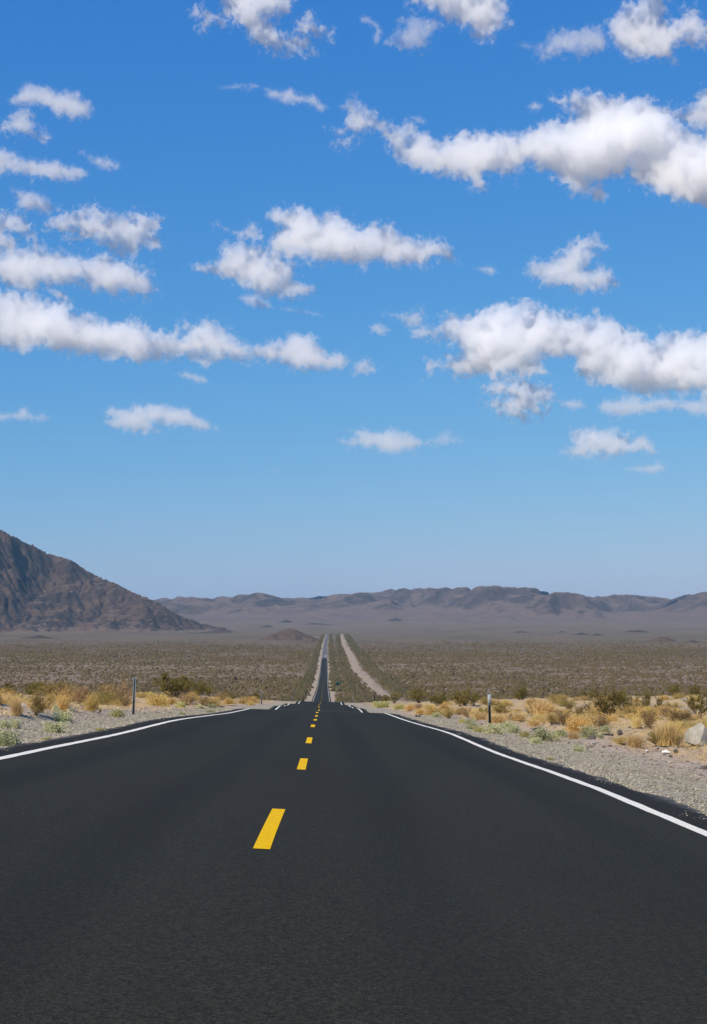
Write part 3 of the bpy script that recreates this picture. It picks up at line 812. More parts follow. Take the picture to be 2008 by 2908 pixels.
GOLD = leaf_mat('dry_gold', (.58, .385, .115), (.74, .53, .21), (.46, .31, .12))
STRAW = leaf_mat('dry_straw', (.60, .43, .16), (.76, .58, .28), (.48, .35, .16))
BROWN = leaf_mat('dry_brown', (.33, .215, .10), (.47, .32, .155), (.22, .15, .08))
OLIVE = leaf_mat('olive_brown', (.36, .265, .085), (.50, .375, .135), (.24, .18, .065))
CREO = leaf_mat('creosote_leaf', (.135, .112, .022), (.225, .18, .042), (.31, .24, .075))
PALE = leaf_mat('pale_green_leaf', (.50, .49, .26), (.64, .62, .39), (.36, .37, .18))
YGRN = leaf_mat('yellow_green_leaf', (.50, .46, .16), (.66, .60, .28), (.38, .36, .13))
STEM = leaf_mat('dry_stem', (.19, .14, .095), (.28, .21, .15), None, .0)
WOOD = leaf_mat('dark_stem', (.062, .048, .038), (.11, .088, .07), None, .0)

def dome_points(n, r, R, H, inner=.55, rag=.22):
    """points through the outer part of an uneven dome"""
    d = unit(n, r); d[:, 2] = np.abs(d[:, 2]) * 1.0 - .12
    lob = 1 + rag * np.sin(d[:, 0] * 5 + r.uniform(0, 6)) * np.cos(d[:, 1] * 4 + r.uniform(0, 6)) + rag * .8 * np.sin(7 * d[:, 0] * d[:, 1] + 4 * d[:, 2])
    q = (inner + (1 - inner) * r.uniform(0, 1, n) ** .6) * lob
    P = d * q[:, None] * [R, R, H]
    P[:, 2] = np.maximum(P[:, 2] + H * .08, .01)
    return P

def mesh_golden(seed):
    r = np.random.default_rng(seed)
    n = 620
    C = dome_points(n, r, .52, .95, .45)
    A = np.c_[r.normal(0, .05, (n, 2)), np.zeros(n)]
    B = A + (C - A) * .55 + np.c_[r.normal(0, .03, (n, 2)), np.full(n, .06)]
    P = dome_points(2400, r, .55, 1.0, .50)
    return np_mesh('golden_bush', *join(strips(A, B, C, .013, r), cards(P, .042, r, .5)), GOLD)

def mesh_grass(seed):
    r = np.random.default_rng(seed)
    n = 700
    A = np.c_[r.normal(0, .16, (n, 2)), np.zeros(n)]
    ang = r.uniform(0, 2 * math.pi, n); sp = np.abs(r.normal(.28, .16, n)); hh = r.uniform(.45, 1.0, n)
    C = A + np.c_[np.cos(ang) * sp, np.sin(ang) * sp, hh]
    B = A + (C - A) * .5 + np.c_[np.zeros((n, 2)), .10 * hh]
    return np_mesh('grass_tuft', *strips(A, B, C, .014, r), STRAW)

def mesh_shrub(seed, mat, nleaf=3000, vase=True):
    """woody shrub: stems spreading from one foot, fine twigs and leaves in an uneven dome"""
    r = np.random.default_rng(seed)
    paths, rad, tips = [], [], []
    for k in range(15):
        a = r.uniform(0, 2 * math.pi); e = r.uniform(.25, 1.35)
        L = r.uniform(.62, .95)
        p = [np.array([r.normal(0, .02), r.normal(0, .02), -.03])]
        d = np.array([math.cos(a) * math.cos(e) * .95, math.sin(a) * math.cos(e) * .95, math.sin(e)])
        for s in range(5):
            d = d + r.normal(0, .12, 3) + [0, 0, .05]; d /= np.linalg.norm(d)
            p.append(p[-1] + d * L / 5 * [.72, .72, 1.0])
        paths.append(p); rad.append(r.uniform(.011, .019))
        for s in (2, 3, 4, 5): tips.append((p[s], d))
    vS, fS = tubes(paths, rad)
    T0 = np.array([t[0] for t in tips])
    n = 520
    k = r.integers(0, len(T0), n)
    A = T0[k]
    C = A + unit(n, r) * [.20, .20, .16] + np.c_[A[:, :2] * .22, np.full(n, .10)]
    C[:, 2] = np.maximum(C[:, 2], .04)
    B = (A + C) / 2 + r.normal(0, .015, (n, 3))
    tw = strips(A, B, C, .011, r)
    k = r.integers(0, n, nleaf)
    P = A[k] + (C - A)[k] * r.uniform(.3, 1.1, nleaf)[:, None] + r.normal(0, .035, (nleaf, 3))
    P[:, 2] = np.maximum(P[:, 2], .02)
    vs, fs = join((vS, fS))
    return np_mesh('foliage', *join(tw, cards(P, .036, r, .3)), mat), np_mesh('stem', vs, fs, STEM)

def mesh_creosote(seed, lean=0.0):
    """open bush of wand-like stems with leaf clumps towards the tips"""
    r = np.random.default_rng(seed)
    paths, rad, P = [], [], []
    for k in range(15):
        a = r.uniform(0, 2 * math.pi); e = r.uniform(.55, 1.4)
        p = [np.array([r.normal(0, .04), r.normal(0, .04), -.03])]
        d = np.array([math.cos(a) * math.cos(e) + lean, math.sin(a) * math.cos(e), math.sin(e)])
        L = r.uniform(.7, 1.08)
        for s in range(7):
            d = d + r.normal(0, .13, 3); d /= np.linalg.norm(d)
            p.append(p[-1] + d * L / 7)
        paths.append(p); rad.append(r.uniform(.010, .017))
        for q in range(r.integers(5, 9)):
            s = r.uniform(2.2, 7); i = min(int(s), 6)
            b0 = p[i] + (p[i + 1] - p[i]) * (s - i)
            dd = unit(1, r)[0] * [1, 1, .5] + [0, 0, .75]; dd /= np.linalg.norm(dd)
            l2 = r.uniform(.14, .32)
            b1 = b0 + dd * l2 * .5 + r.normal(0, .01, 3); b2 = b0 + dd * l2
            paths.append([b0, b1, b2]); rad.append(.006)
            m = r.integers(28, 56)
            t = r.uniform(.25, 1.1, m)[:, None]
            P.append(b0 + (b2 - b0) * t + r.normal(0, .030, (m, 3)))
    P = np.concatenate(P)
    v, f = tubes(paths, rad)
    cv, cf = cards(P, .034, r, .2)
    return np_mesh('foliage', cv, cf, CREO), np_mesh('stem', v, f, WOOD)

def mesh_tuft(seed, mat, n=1500):
    r = np.random.default_rng(seed)
    P = dome_points(n, r, .5, .85, .45, .30)
    m = 160
    C = dome_points(m, r, .50, .95, .6)
    A = np.c_[r.normal(0, .12, (m, 2)), np.zeros(m)]
    return np_mesh('green_tuft', *join(cards(P, .075, r, .5), strips(A, A * .4 + C * .6, C, .02, r)), mat)

GOLDM = [mesh_golden(s) for s in (1, 2, 3)]
GRASSM = [mesh_grass(s) for s in (11, 12, 13)]
BROWNM = [mesh_shrub(s, BROWN) for s in (21, 22, 23)]
OLIVEM = [mesh_shrub(s, OLIVE) for s in (31, 32, 33)]
CREOM = [mesh_creosote(s, l) for s, l in ((41, 0), (42, .15), (43, 0), (44, -.12))]
PALEM = [mesh_tuft(s, PALE) for s in (51, 52, 53)]
YGRNM = [mesh_tuft(s, YGRN, 1200) for s in (61, 62)]
KINDS = {'gold': (GOLDM, 'golden_bush', 'bush', .55, 1.0), 'grass': (GRASSM, 'grass_tuft', 'grass tuft', .55, 1.0),
         'brown': (BROWNM, 'dry_shrub', 'shrub', .62, .98), 'olive': (OLIVEM, 'dry_shrub', 'shrub', .62, .98),
         'creo': (CREOM, 'creosote_bush', 'bush', .62, 1.02), 'pale': (PALEM, 'green_tuft', 'plant', .5, .9), 'ygrn': (YGRNM, 'green_tuft', 'plant', .5, .9)}
_cnt = {}
def plant(kind, P, w, h, label, group, rz=None):
    """one plant at P, w wide and h high in metres"""
    meshes, name, cat, hw, hh = KINDS[kind]
    k = _cnt.get(kind, 0); _cnt[kind] = k + 1
    me = meshes[k % len(meshes)]
    rz = random.uniform(0, 6.28) if rz is None else rz
    g_ = {'creo': .98, 'brown': 1.04, 'olive': 1.04}.get(kind, 1.18)
    sw, sh = g_ * w / (2 * hw), g_ * h / hh
    if isinstance(me, tuple):
        o = empty(name, P, rz)
        for q, m in zip(('foliage', 'stem'), me): link(q, m, o)
    else:
        o = link(name, me); o.location = P; o.rotation_euler = (0, 0, rz)
    o.scale = (sw, sw, sh)
    return tag(o, label, cat, group)

def plant_px(kind, px, py, wpx, hpx, label, group=None, ymax=290):
    P = hit_ground(px, py, ymax)
    m = P[1] / FPX
    P[2] -= .015
    return plant(kind, P, wpx * m, hpx * m, label, group or {'gold': 'golden dry bushes of the verges', 'grass': 'dry grass tufts of the verges', 'brown': 'dry shrubs of the verges', 'olive': 'dry shrubs of the verges', 'creo': 'creosote bushes behind the verges', 'pale': 'low green plants on the gravel', 'ygrn': 'low green plants on the gravel'}[kind])

TRACED = [
 # left verge
 ('olive', 101, 2029, 82, 64, 'olive shrub with a bare V of stems behind the white stone on the left'),
 ('grass', 48, 2031, 34, 38, 'thin straw tuft between the left edge and the V stemmed olive shrub'),
 ('olive', 44, 1999, 56, 40, 'olive shrub behind the thin straw tuft at the left edge'),
 ('gold', 8, 1986, 86, 28, 'low golden mound cut by the left edge'),
 ('gold', 180, 2017, 46, 38, 'loose golden bush just behind the roundest pale green plant on the left'),
 ('gold', 141, 2006, 32, 32, 'golden bush touching the right flank of the V stemmed olive shrub'),
 ('gold', 261, 2018, 44, 46, 'ball shaped golden bush left of the near left post'),
 ('brown', 221, 2000, 70, 56, 'dense brown shrub directly behind the ball shaped golden bush'),
 ('olive', 160, 1984, 92, 52, 'wide yellow olive shrub behind the others on the left'),
 ('brown', 326, 1996, 96, 66, 'biggest brown shrub, beside the near left post'),
 ('brown', 276, 1999, 36, 34, 'small brown shrub between the ball shaped golden bush and the biggest brown one'),
 ('creo', 101, 1972, 56, 40, 'dark creosote bush peeping over the shrubs on the far left'),
 ('creo', 16, 1966, 50, 26, 'dark creosote bush at the left edge behind the golden mound'),
 ('brown', -6, 2003, 40, 36, 'brown shrub mostly outside the left edge'),
 ('pale', 178, 2052, 52, 32, 'roundest pale green plant on the left, on the sand bank'),
 ('pale', 156, 2081, 56, 30, 'pale green plant on the grey gravel of the left shoulder'),
 ('pale', 16, 2120, 70, 46, 'largest pale green plant, at the left edge by the asphalt'),
 ('pale', 12, 2069, 34, 22, 'small green plant at the left edge above the largest one'),
 ('pale', 43, 2067, 28, 24, 'small grey green plant on the sand bank near the left edge'),
 ('ygrn', 134, 2103, 30, 11, 'flat yellow green plant close to the left white line'),
 ('ygrn', 285, 2077, 28, 11, 'flat yellowish plant on the left gravel, nearest below the near left post'),
 ('ygrn', 333, 2037, 36, 21, 'yellow green plant left of the foot of the near left post'),
 ('pale', 160, 2022, 20, 18, 'tiny pale plant between olive shrub and roundest green plant'),
 ('creo', 478, 1980, 120, 68, 'tallest creosote bush right of the near left post'),
 ('creo', 522, 1972, 70, 52, 'creosote bush between the tallest one and the dense one on the left'),
 ('creo', 560, 1974, 72, 44, 'dense creosote bush at the right of the left clump'),
 ('creo', 592, 1974, 40, 34, 'rightmost bush of the left creosote clump'),
 ('brown', 535, 2002, 54, 36, 'brown shrub in front of the left creosote clump'),
 ('brown', 572, 2002, 44, 26, 'brown shrub right of the one in front of the creosote clump'),
 ('gold', 488, 1999, 32, 18, 'small golden bush in front of the tallest creosote bush'),
 ('gold', 604, 2005, 46, 22, 'wide golden bush above two green plants on the left'),
 ('gold', 650, 2001, 38, 18, 'golden bush nearest the end of the left white line'),
 ('brown', 630, 1990, 46, 24, 'brown shrub behind the golden bush at the end of the left line'),
 ('gold', 690, 1998, 32, 15, 'golden bush over the left crest of the road'),
 ('gold', 713, 1990, 44, 12, 'golden mound farthest along the left verge'),
 ('grass', 412, 1981, 64, 14, 'low straw grass right of the near left post'),
 ('grass', 450, 1989, 54, 14, 'low straw grass at the foot of the tallest creosote bush'),
 ('creo', 731, 1976, 38, 17, 'small creosote bush where the left verge meets the far road'),
 ('creo', 663, 1968, 30, 13, 'small creosote bush beyond the brown shrubs on the left'),
 ('ygrn', 513, 2009, 28, 16, 'pale yellow plant below the brown shrub in front of the creosote clump'),
 ('pale', 568, 2013, 24, 11, 'left of the two green plants below the wide golden bush'),
 ('pale', 603, 2011, 24, 11, 'right of the two green plants below the wide golden bush'),
 ('pale', 518, 2030, 20, 8, 'tiny green plant on the left gravel past the near post'),
 ('pale', 598, 2024, 26, 8, 'flat green plant touching the asphalt on the left'),
 # right verge, from the road outwards
 ('creo', 1120, 1996, 50, 30, 'creosote bush right of the dirt track mouth'),
 ('creo', 1098, 1992, 30, 18, 'small creosote bush left of the one by the track mouth'),
 ('creo', 1190, 1996, 70, 42, 'round dark creosote bush left of the near right post, behind golden bushes'),
 ('creo', 1224, 1996, 32, 22, 'small creosote bush right of the round dark one'),
 ('creo', 1259, 2000, 38, 24, 'creosote bush midway between the round dark one and the right post'),
 ('creo', 1312, 1992, 26, 18, 'far creosote bush left of the near right post'),
 ('creo', 1345, 2004, 32, 34, 'upright creosote bush just left of the near right post'),
 ('ygrn', 1086, 2010, 48, 16, 'long yellow green mound by the far right post'),
 ('ygrn', 1135, 2015, 34, 16, 'yellow green mound left of the brightest golden one'),
 ('gold', 1165, 2018, 30, 18, 'bright golden mound over the end of the right white line'),
 ('brown', 1187, 2014, 28, 20, 'brown shrub right of the golden mound over the end of the right line'),
 ('gold', 1193, 2028, 30, 15, 'low golden bush by the two dark stones'),
 ('gold', 1226, 2031, 42, 26, 'golden bush above the blue green plant'),
 ('gold', 1251, 2026, 24, 16, 'small golden bush right of the one above the blue green plant'),
 ('olive', 1276, 2040, 52, 30, 'rounded olive gold bush midway to the near right post'),
 ('brown', 1328, 2036, 48, 30, 'pinkish brown shrub left of the near right post'),
 ('gold', 1261, 2019, 34, 20, 'golden bush behind the rounded olive gold one'),
 ('brown', 1304, 2030, 32, 24, 'brown shrub between olive gold bush and pinkish brown shrub'),
 ('grass', 1362, 2044, 48, 22, 'straw tuft just left of the near right post'),
 ('olive', 1373, 2032, 46, 30, 'olive shrub behind the straw tuft at the near right post'),
 ('olive', 1420, 2028, 62, 40, 'olive brown shrub right of the near right post'),
 ('grass', 1413, 2056, 60, 28, 'broad straw tuft at the right of the post foot'),
 ('brown', 1446, 2042, 26, 20, 'small brown shrub right of the broad straw tuft'),
 ('pale', 1238, 2037, 24, 12, 'blue green plant below the golden bush on the right verge'),
 ('pale', 1341, 2071, 34, 18, 'green plant left of the post foot, nearer the road'),
 ('pale', 1334, 2056, 28, 13, 'green plant left of the post foot, farther from the road'),
 ('ygrn', 1363, 2079, 36, 16, 'yellow green plant between two green ones before the right post'),
 ('pale', 1403, 2085, 50, 28, 'dense green plant just right of the post foot'),
 ('pale', 1444, 2070, 34, 20, 'green plant with a smaller one before it, right of the post'),
 ('pale', 1459, 2083, 34, 22, 'smaller green plant before the one right of the post'),
 ('ygrn', 1312, 2053, 18, 12, 'ochre plant on the gravel left of the right post'),
 ('creo', 1731, 2044, 118, 92, 'tall leaning creosote bush with bare stems at its foot'),
 ('creo', 1782, 2030, 80, 66, 'creosote bush behind the leaning one, to its right'),
 ('creo', 1510, 2033, 32, 44, 'little tree like creosote bush right of the post'),
 ('creo', 1616, 2018, 30, 18, 'low creosote bush left of the tall leaning one'),
 ('creo', 1841, 2022, 42, 62, 'slim upright creosote bush left of the boulder'),
 ('creo', 1872, 2018, 34, 40, 'small creosote bush right of the slim upright one'),
 ('creo', 1980, 2034, 92, 76, 'big dark creosote bush at the right edge behind the boulder'),
 ('gold', 1541, 2035, 32, 15, 'golden mound right of the little tree like bush'),
 ('gold', 1569, 2033, 34, 18, 'golden mound second right of the little tree like bush'),
 ('brown', 1596, 2058, 62, 40, 'brown shrub above the black tyre scrap'),
 ('olive', 1564, 2053, 40, 26, 'olive shrub left of the brown one above the tyre scrap'),
 ('brown', 1640, 2036, 46, 32, 'tan shrub left of the tall leaning creosote'),
 ('olive', 1676, 2044, 60, 36, 'olive shrub below the tall leaning creosote'),
 ('gold', 1646, 2076, 84, 42, 'brightest and widest golden bush of the right verge'),
 ('brown', 1706, 2070, 60, 46, 'brown shrub against the right flank of the brightest golden bush'),
 ('grass', 1518, 2061, 38, 17, 'straw tuft above the green plants by the tyre scrap'),
 ('grass', 1628, 2098, 34, 18, 'straw tuft below the brightest golden bush'),
 ('grass', 1472, 2047, 46, 18, 'straw tuft farther right of the post'),
 ('olive', 1514, 2044, 24, 11, 'low olive shrub under the little tree like bush'),
 ('pale', 1674, 2094, 52, 30, 'green plant under the brightest golden bush'),
 ('pale', 1718, 2079, 30, 17, 'grey green plant under the brown shrub by the golden bush'),
 ('pale', 1540, 2105, 64, 34, 'widest green plant of the right gravel, under the tyre scrap'),
 ('pale', 1523, 2113, 32, 17, 'green plant in front of the widest one on the right gravel'),
 ('ygrn', 1490, 2094, 30, 17, 'ochre green plant left of the widest green one'),
 ('pale', 1593, 2092, 38, 19, 'pale plant up right of the widest green one'),
 ('ygrn', 1573, 2101, 28, 20, 'orange tinged plant touching the widest green one'),
 ('pale', 1643, 2133, 32, 16, 'lone green plant low on the right gravel'),
 ('ygrn', 1559, 2158, 28, 8, 'flattened yellow green plant beside the right asphalt edge'),
 ('pale', 1703, 2096, 20, 10, 'tiny pale plant right of the one under the golden bush'),
 ('brown', 1849, 2067, 66, 54, 'rounded brown shrub left of the boulder'),
 ('grass', 1810, 2067, 30, 26, 'straw tuft left of the rounded brown shrub'),
 ('brown', 1938, 2057, 110, 48, 'wide tan shrub behind the boulder'),
 ('gold', 1917, 2086, 66, 34, 'golden bush touching the upper left of the boulder'),
 ('grass', 1893, 2119, 80, 58, 'large straw tuft leaning against the boulder'),
 ('brown', 1921, 2117, 46, 44, 'brown twiggy shrub in front of the boulder at its left'),
 ('olive', 1862, 2112, 44, 36, 'faded olive shrub left of the large straw tuft'),
 ('grass', 1802, 2123, 52, 32, 'straw tuft left of the faded olive shrub'),
 ('grass', 1762, 2112, 44, 18, 'low straw tuft beside the small white stones'),
]
for k_, px_, py_, w_p, h_p, lab_ in TRACED:
    plant_px(k_, px_, py_, w_p, h_p, lab_)

# the rest of the verge growth, none of which stands out
FILL = {('gold', -1): 'dry golden bush in the verge crowd left of the road', ('gold', 1): 'dry golden bush in the verge crowd right of the road',
        ('brown', -1): 'dry brown shrub in the verge crowd left of the road', ('brown', 1): 'dry brown shrub in the verge crowd right of the road',
        ('olive', -1): 'dry olive shrub in the verge crowd left of the road', ('olive', 1): 'dry olive shrub in the verge crowd right of the road',
        ('grass', -1): 'low dry grass tuft on the verge left of the road', ('grass', 1): 'low dry grass tuft on the verge right of the road',
        ('creo', -1): 'dark creosote bush behind the verge crowd left of the road', ('creo', 1): 'dark creosote bush behind the verge crowd right of the road',
        ('pale', 1): 'small green plant among others along the right gravel edge', ('pale', -1): 'small green plant among others along the left gravel edge'}
def fill(kind, n, side, y0, y1, u0, u1, w0, w1, hr):
    lab = FILL[(kind, side)]
    for _ in range(n):
        Y = y0 * (y1 / y0) ** random.random()
        u = random.uniform(u0, u1)
        X = float(Xr(Y)) + side * u
        w_ = random.uniform(w0, w1)
        plant(kind, (X, Y, float(ground_z(X, Y)) - .02), w_, w_ * hr * random.uniform(.8, 1.2), lab, lab.replace('dry golden bush', 'golden bushes').replace('shrub', 'shrubs').replace('tuft', 'tufts').replace('bush behind', 'bushes behind').replace('plant among', 'plants among'))
fill('gold', 40, 1, 58, 210, 8, 34, .7, 1.5, .5)
fill('gold', 20, -1, 62, 210, 6.5, 26, .7, 1.4, .5)
fill('brown', 12, 1, 75, 190, 10, 36, .8, 1.6, .6)
fill('brown', 8, -1, 70, 190, 8, 26, .8, 1.5, .6)
fill('olive', 9, 1, 70, 190, 9, 36, .8, 1.5, .6)
fill('olive', 6, -1, 65, 190, 8, 26, .8, 1.5, .6)
fill('grass', 34, 1, 42, 120, 8, 24, .5, 1.2, .45)
fill('grass', 22, -1, 40, 120, 7, 20, .5, 1.1, .4)
fill('gold', 34, 1, 66, 150, 10, 46, .8, 1.7, .5)
fill('olive', 16, 1, 70, 150, 12, 46, .9, 1.7, .6)
fill('grass', 30, 1, 60, 140, 10, 46, .7, 1.5, .45)
fill('gold', 14, -1, 62, 140, 9, 34, .8, 1.6, .5)
fill('creo', 6, 1, 95, 170, 14, 60, 1.5, 2.4, .8)
fill('creo', 18, 1, 130, 290, 12, 70, 1.4, 2.6, .75)
fill('creo', 14, -1, 120, 290, 12, 60, 1.4, 2.6, .75)

# ---- the shrubs of the valley floor: the nearest as bushes of their own, the rest as one mass
def lump(r, nseg=6):
    a = np.linspace(0, 2 * math.pi, nseg, endpoint=False)
    v = [(math.cos(q) * .95, math.sin(q) * .95, 0.0) for q in a] + [(math.cos(q + .5) * .72, math.sin(q + .5) * .72, .62) for q in a] + [(0, 0, 1.0)]
    f = []
    for i in range(nseg):
        j = (i + 1) % nseg
        f += [(i, j, nseg + i), (j, nseg + j, nseg + i), (nseg + i, nseg + j, 2 * nseg)]
    return np.array(v), np.array(f)
def scrub(name, X, Y, w_, h_, mat, seed, parent=None):
    r = np.random.default_rng(seed)
    v, f = lump(r)
    n = len(X)
    V = np.repeat(v[None], n, 0)
    ph = r.uniform(0, 6.28, n)
    V = V * (1 + r.normal(0, .24, (n, len(v), 1)))
    c, s = np.cos(ph)[:, None], np.sin(ph)[:, None]
    x = (V[..., 0] * c - V[..., 1] * s) * w_[:, None] * .5 + X[:, None]
    y = (V[..., 0] * s + V[..., 1] * c) * w_[:, None] * .5 + Y[:, None]
    z = V[..., 2] * h_[:, None] + ground_z(X, Y)[:, None] - .05
    F = (f[None] + (np.arange(n) * len(v))[:, None, None]).reshape(-1, 3)
    return link(name, np_mesh(name, np.stack([x, y, z], -1).reshape(-1, 3), F, mat), parent)
def scrub_mat(name, c1, c2, c3):
    m = Mat(name)
    isl = m.n('ShaderNodeNewGeometry').outputs['Random Per Island']
    p = m.coords('Object')
    c = m.mix(isl, c1, c2)
    c = m.mix(m.ramp(m.noise(m.scaled(p, (1, .4, 1)), .006, 4, .6), [(.42, 0), (.6, .7)]), c, c3)
    c = m.mix(m.ramp(m.noise(p, 3.0, 3, .7), [(.35, .5), (.6, 0)]), c, tuple(.45 * q for q in c1))
    m.color(c)
    return m.m
SCRUB = scrub_mat('valley_scrub', (.076, .059, .025), (.138, .104, .047), (.125, .089, .043))
GREENS = scrub_mat('roadside_scrub', (.060, .052, .022), (.115, .095, .044), (.115, .090, .050))
rv = np.random.default_rng(99)
def valley_points(n, y0, y1, pw):
    Y = y0 * (y1 / y0) ** rv.uniform(0, 1, n) if pw == 0 else (y0 ** pw + rv.uniform(0, 1, n) * (y1 ** pw - y0 ** pw)) ** (1 / pw)
    X = Y * rv.uniform(-.285, .285, n)
    return X, Y
X, Y = valley_points(165000, 560, 3700, 1.25)
u = X - Xr(Y)
tcu = pchip([380, 870, 1300, 1660, 2110, 2960, 5900], [31, 34, 38, 36.5, 38.5, 40, 56])(Y)
dens = (1 - .6 * sstep(noise2(X, Y * .5, 90, 1.6, 41), -.2, .9)) * (1 - .45 * sstep(noise2(X, Y * .35, 420, 1.8, 44), .2, 1.2)) * (1 - (np.abs(Y - 742 + .06 * X) < 3.5) * (X > 25)) * (1 - .85 * (np.abs(Y - 1010 - .10 * X) < 4) * (X < -30))
bare = ((u > -9.2) & (u < 7.2)) | (np.abs(u - tcu) < 6.0 + 1.5 * noise2(X, Y, 40, 1.4, 42))
keep = (rv.uniform(0, 1, len(X)) < dens * (1 - sstep(Y, 1900, 3700)) * .82) & ~bare
X, Y = X[keep], Y[keep]
big = 1 + .25 * sstep(Y, 1200, 2600)
w_ = 1.75 * np.exp(rv.normal(0, .36, len(X))) * big; h_ = w_ * rv.uniform(.42, .62, len(X)) * .95
o_ = np.argsort(Y)
X, Y, w_, h_ = X[o_], Y[o_], w_[o_], h_[o_]
NEARV = 110
lab_ = 'dark olive shrub among those at the near edge of the valley floor'
for i in range(NEARV):
    plant('creo', (X[i], Y[i], float(ground_z(X[i], Y[i])) - .05), w_[i] * 1.15, h_[i] * 1.2, lab_, 'shrubs at the near edge of the valley floor')
tag(scrub('valley_scrub', X[NEARV:], Y[NEARV:], w_[NEARV:], h_[NEARV:], SCRUB, 5), kind='stuff')
# greener, closer growth that follows the shoulders and the dirt track
XS, YS = [], []
for u0, u1, n in ((-17, -9.6, 3200), (7.6, 13.5, 2600), (20, 29, 1900), (47, 62, 3600)):
    Yq = 520 * (5800 / 520) ** rv.uniform(0, 1, n)
    uq = rv.uniform(u0, u1, n) if u0 < 15 else rv.uniform(0, 1, n) * (u1 - u0) + u0 + (pchip([380, 870, 1300, 1660, 2110, 2960, 5900], [31, 34, 38, 36.5, 38.5, 40, 56])(Yq) - 38)
    YS.append(Yq); XS.append(Xr(Yq) + uq + 1.2 * noise2(uq, Yq, 30, 1.5, 43))
XS, YS = np.concatenate(XS), np.concatenate(YS)
k_s = ~((np.abs(XS - Xr(YS) - 9) < 5) & (YS > 640) & (YS < 885))
XS, YS = XS[k_s], YS[k_s]
w_ = rv.uniform(1.4, 3.0, len(XS)) * (1 + .35 * sstep(YS, 1000, 4000)); h_ = w_ * rv.uniform(.5, .75, len(XS))
tag(scrub('roadside_scrub', XS, YS, w_, h_, GREENS, 6), kind='stuff')
# ------------------------------------------------------------------ stones, boulder, posts, sign, cars, litter
def stone_mat(name, c1, c2, s=6.0):
    m = Mat(name)
    p = m.coords('Object')
    a = m.noise(p, s, 6, .65); b = m.noise(p, s * 5, 4, .7)
    c = m.mix(m.ramp(a, [(.35, 0), (.65, 1)]), c1, c2)
    c = m.mix(m.ramp(b, [(.30, .6), (.42, 0)]), c, tuple(.5 * q for q in c1))
    m.color(c)
    m.bump(m.math('ADD', a, m.math('MULTIPLY', b, .4)), .5, .03)
    return m.m
def rock_mesh(name, seed, mat, n=420, cuts=9, rough=.10, deep=(.55, .9)):
    """angular stone: a ball cut by flat faces, then weathered"""
    r = np.random.default_rng(seed)
    i = np.arange(n) + .5
    ph = np.arccos(1 - 2 * i / n); th = math.pi * (1 + 5 ** .5) * i
    v = np.stack([np.cos(th) * np.sin(ph), np.sin(th) * np.sin(ph), np.cos(ph)], 1)
    import bmesh
    bm = bmesh.new()
    for q in v: bm.verts.new(q)
    bmesh.ops.convex_hull(bm, input=bm.verts)
    bmesh.ops.recalc_face_normals(bm, faces=bm.faces)
    P = np.array([q.co[:] for q in bm.verts])
    for d, o in zip(unit(cuts, r), r.uniform(*deep, cuts)):
        k = P @ d - o
        P = P - np.where(k > 0, k, 0)[:, None] * d * .92
    dirs = unit(14, r)
    f = sum(np.sin((P @ d) * r.uniform(5, 13) + r.uniform(0, 6)) for d in dirs) / 14
    P = P * (1 + rough * f)[:, None]
    for q, c in zip(bm.verts, P): q.co = c
    me = bpy.data.meshes.new(name)
    bm.to_mesh(me); bm.free()
    me.materials.append(mat)
    return me
S_WHITE = stone_mat('white_stone', (.60, .57, .52), (.72, .70, .66))
S_GREY = stone_mat('grey_stone', (.26, .25, .245), (.38, .36, .34))
S_DARK = stone_mat('dark_stone', (.075, .066, .062), (.14, .12, .11))
S_BOUL = stone_mat('pale_boulder', (.29, .27, .225), (.43, .405, .345), 2.2)
def stone_px(px, py, wpx, hpx, seed, mat, label, group='loose stones of the verges', name='stone'):
    P = hit_ground(px, py); m = P[1] / FPX
    o = link(name, rock_mesh(name, seed, mat, 160, 7, .10))
    o.location = (P[0], P[1], P[2] + hpx * m * .40)
    o.scale = (wpx * m * .55, wpx * m * .5, hpx * m * .56)
    o.rotation_euler = (0, 0, seed * 1.7)
    return tag(o, label, 'stone', group)
for a in ((66, 2010, 15, 12, 1, S_WHITE, 'white stone beside the V stemmed olive shrub'), (9, 2049, 13, 8, 2, S_GREY, 'blue grey stone above the small green plant at the left edge'), (198, 2026, 10, 6, 3, S_GREY, 'grey stone behind the roundest pale green plant'),
          (284, 2022, 9, 8, 4, S_DARK, 'dark stone right of the ball shaped golden bush'), (1183, 2036, 9, 8, 5, S_DARK, 'left one of two dark stones on the gravel past the right line'), (1191, 2036, 8, 8, 6, S_DARK, 'right one of two dark stones on the gravel past the right line'),
          (1729, 2082, 13, 6, 7, S_WHITE, 'white stone above the low straw tuft on the right'), (1758, 2100, 15, 6, 8, S_WHITE, 'flat white stone beside the low straw tuft'), (1760, 2086, 13, 15, 9, S_DARK, 'upright brown stone above the flat white one'),
          (1847, 2088, 15, 8, 10, S_DARK, 'dark stone below the rounded brown shrub'), (1689, 2114, 12, 8, 11, S_GREY, 'grey stone above the lone green plant'), (1919, 2142, 15, 10, 12, S_DARK, 'brown stone in front of the large straw tuft'),
          (1903, 2154, 13, 9, 13, S_DARK, 'dark stone nearest the road on the right'), (1345, 2049, 12, 6, 14, S_GREY, 'grey stone by the straw tuft at the right post'), (44, 2022, 8, 6, 15, S_GREY, 'small grey stone under the thin straw tuft at the left edge'), (1836, 2136, 8, 5, 16, S_WHITE, 'small white stone before the straw tuft on the right'), (1738, 2090, 12, 8, 17, S_DARK, 'low dark stone between two white ones')):
    stone_px(*a)
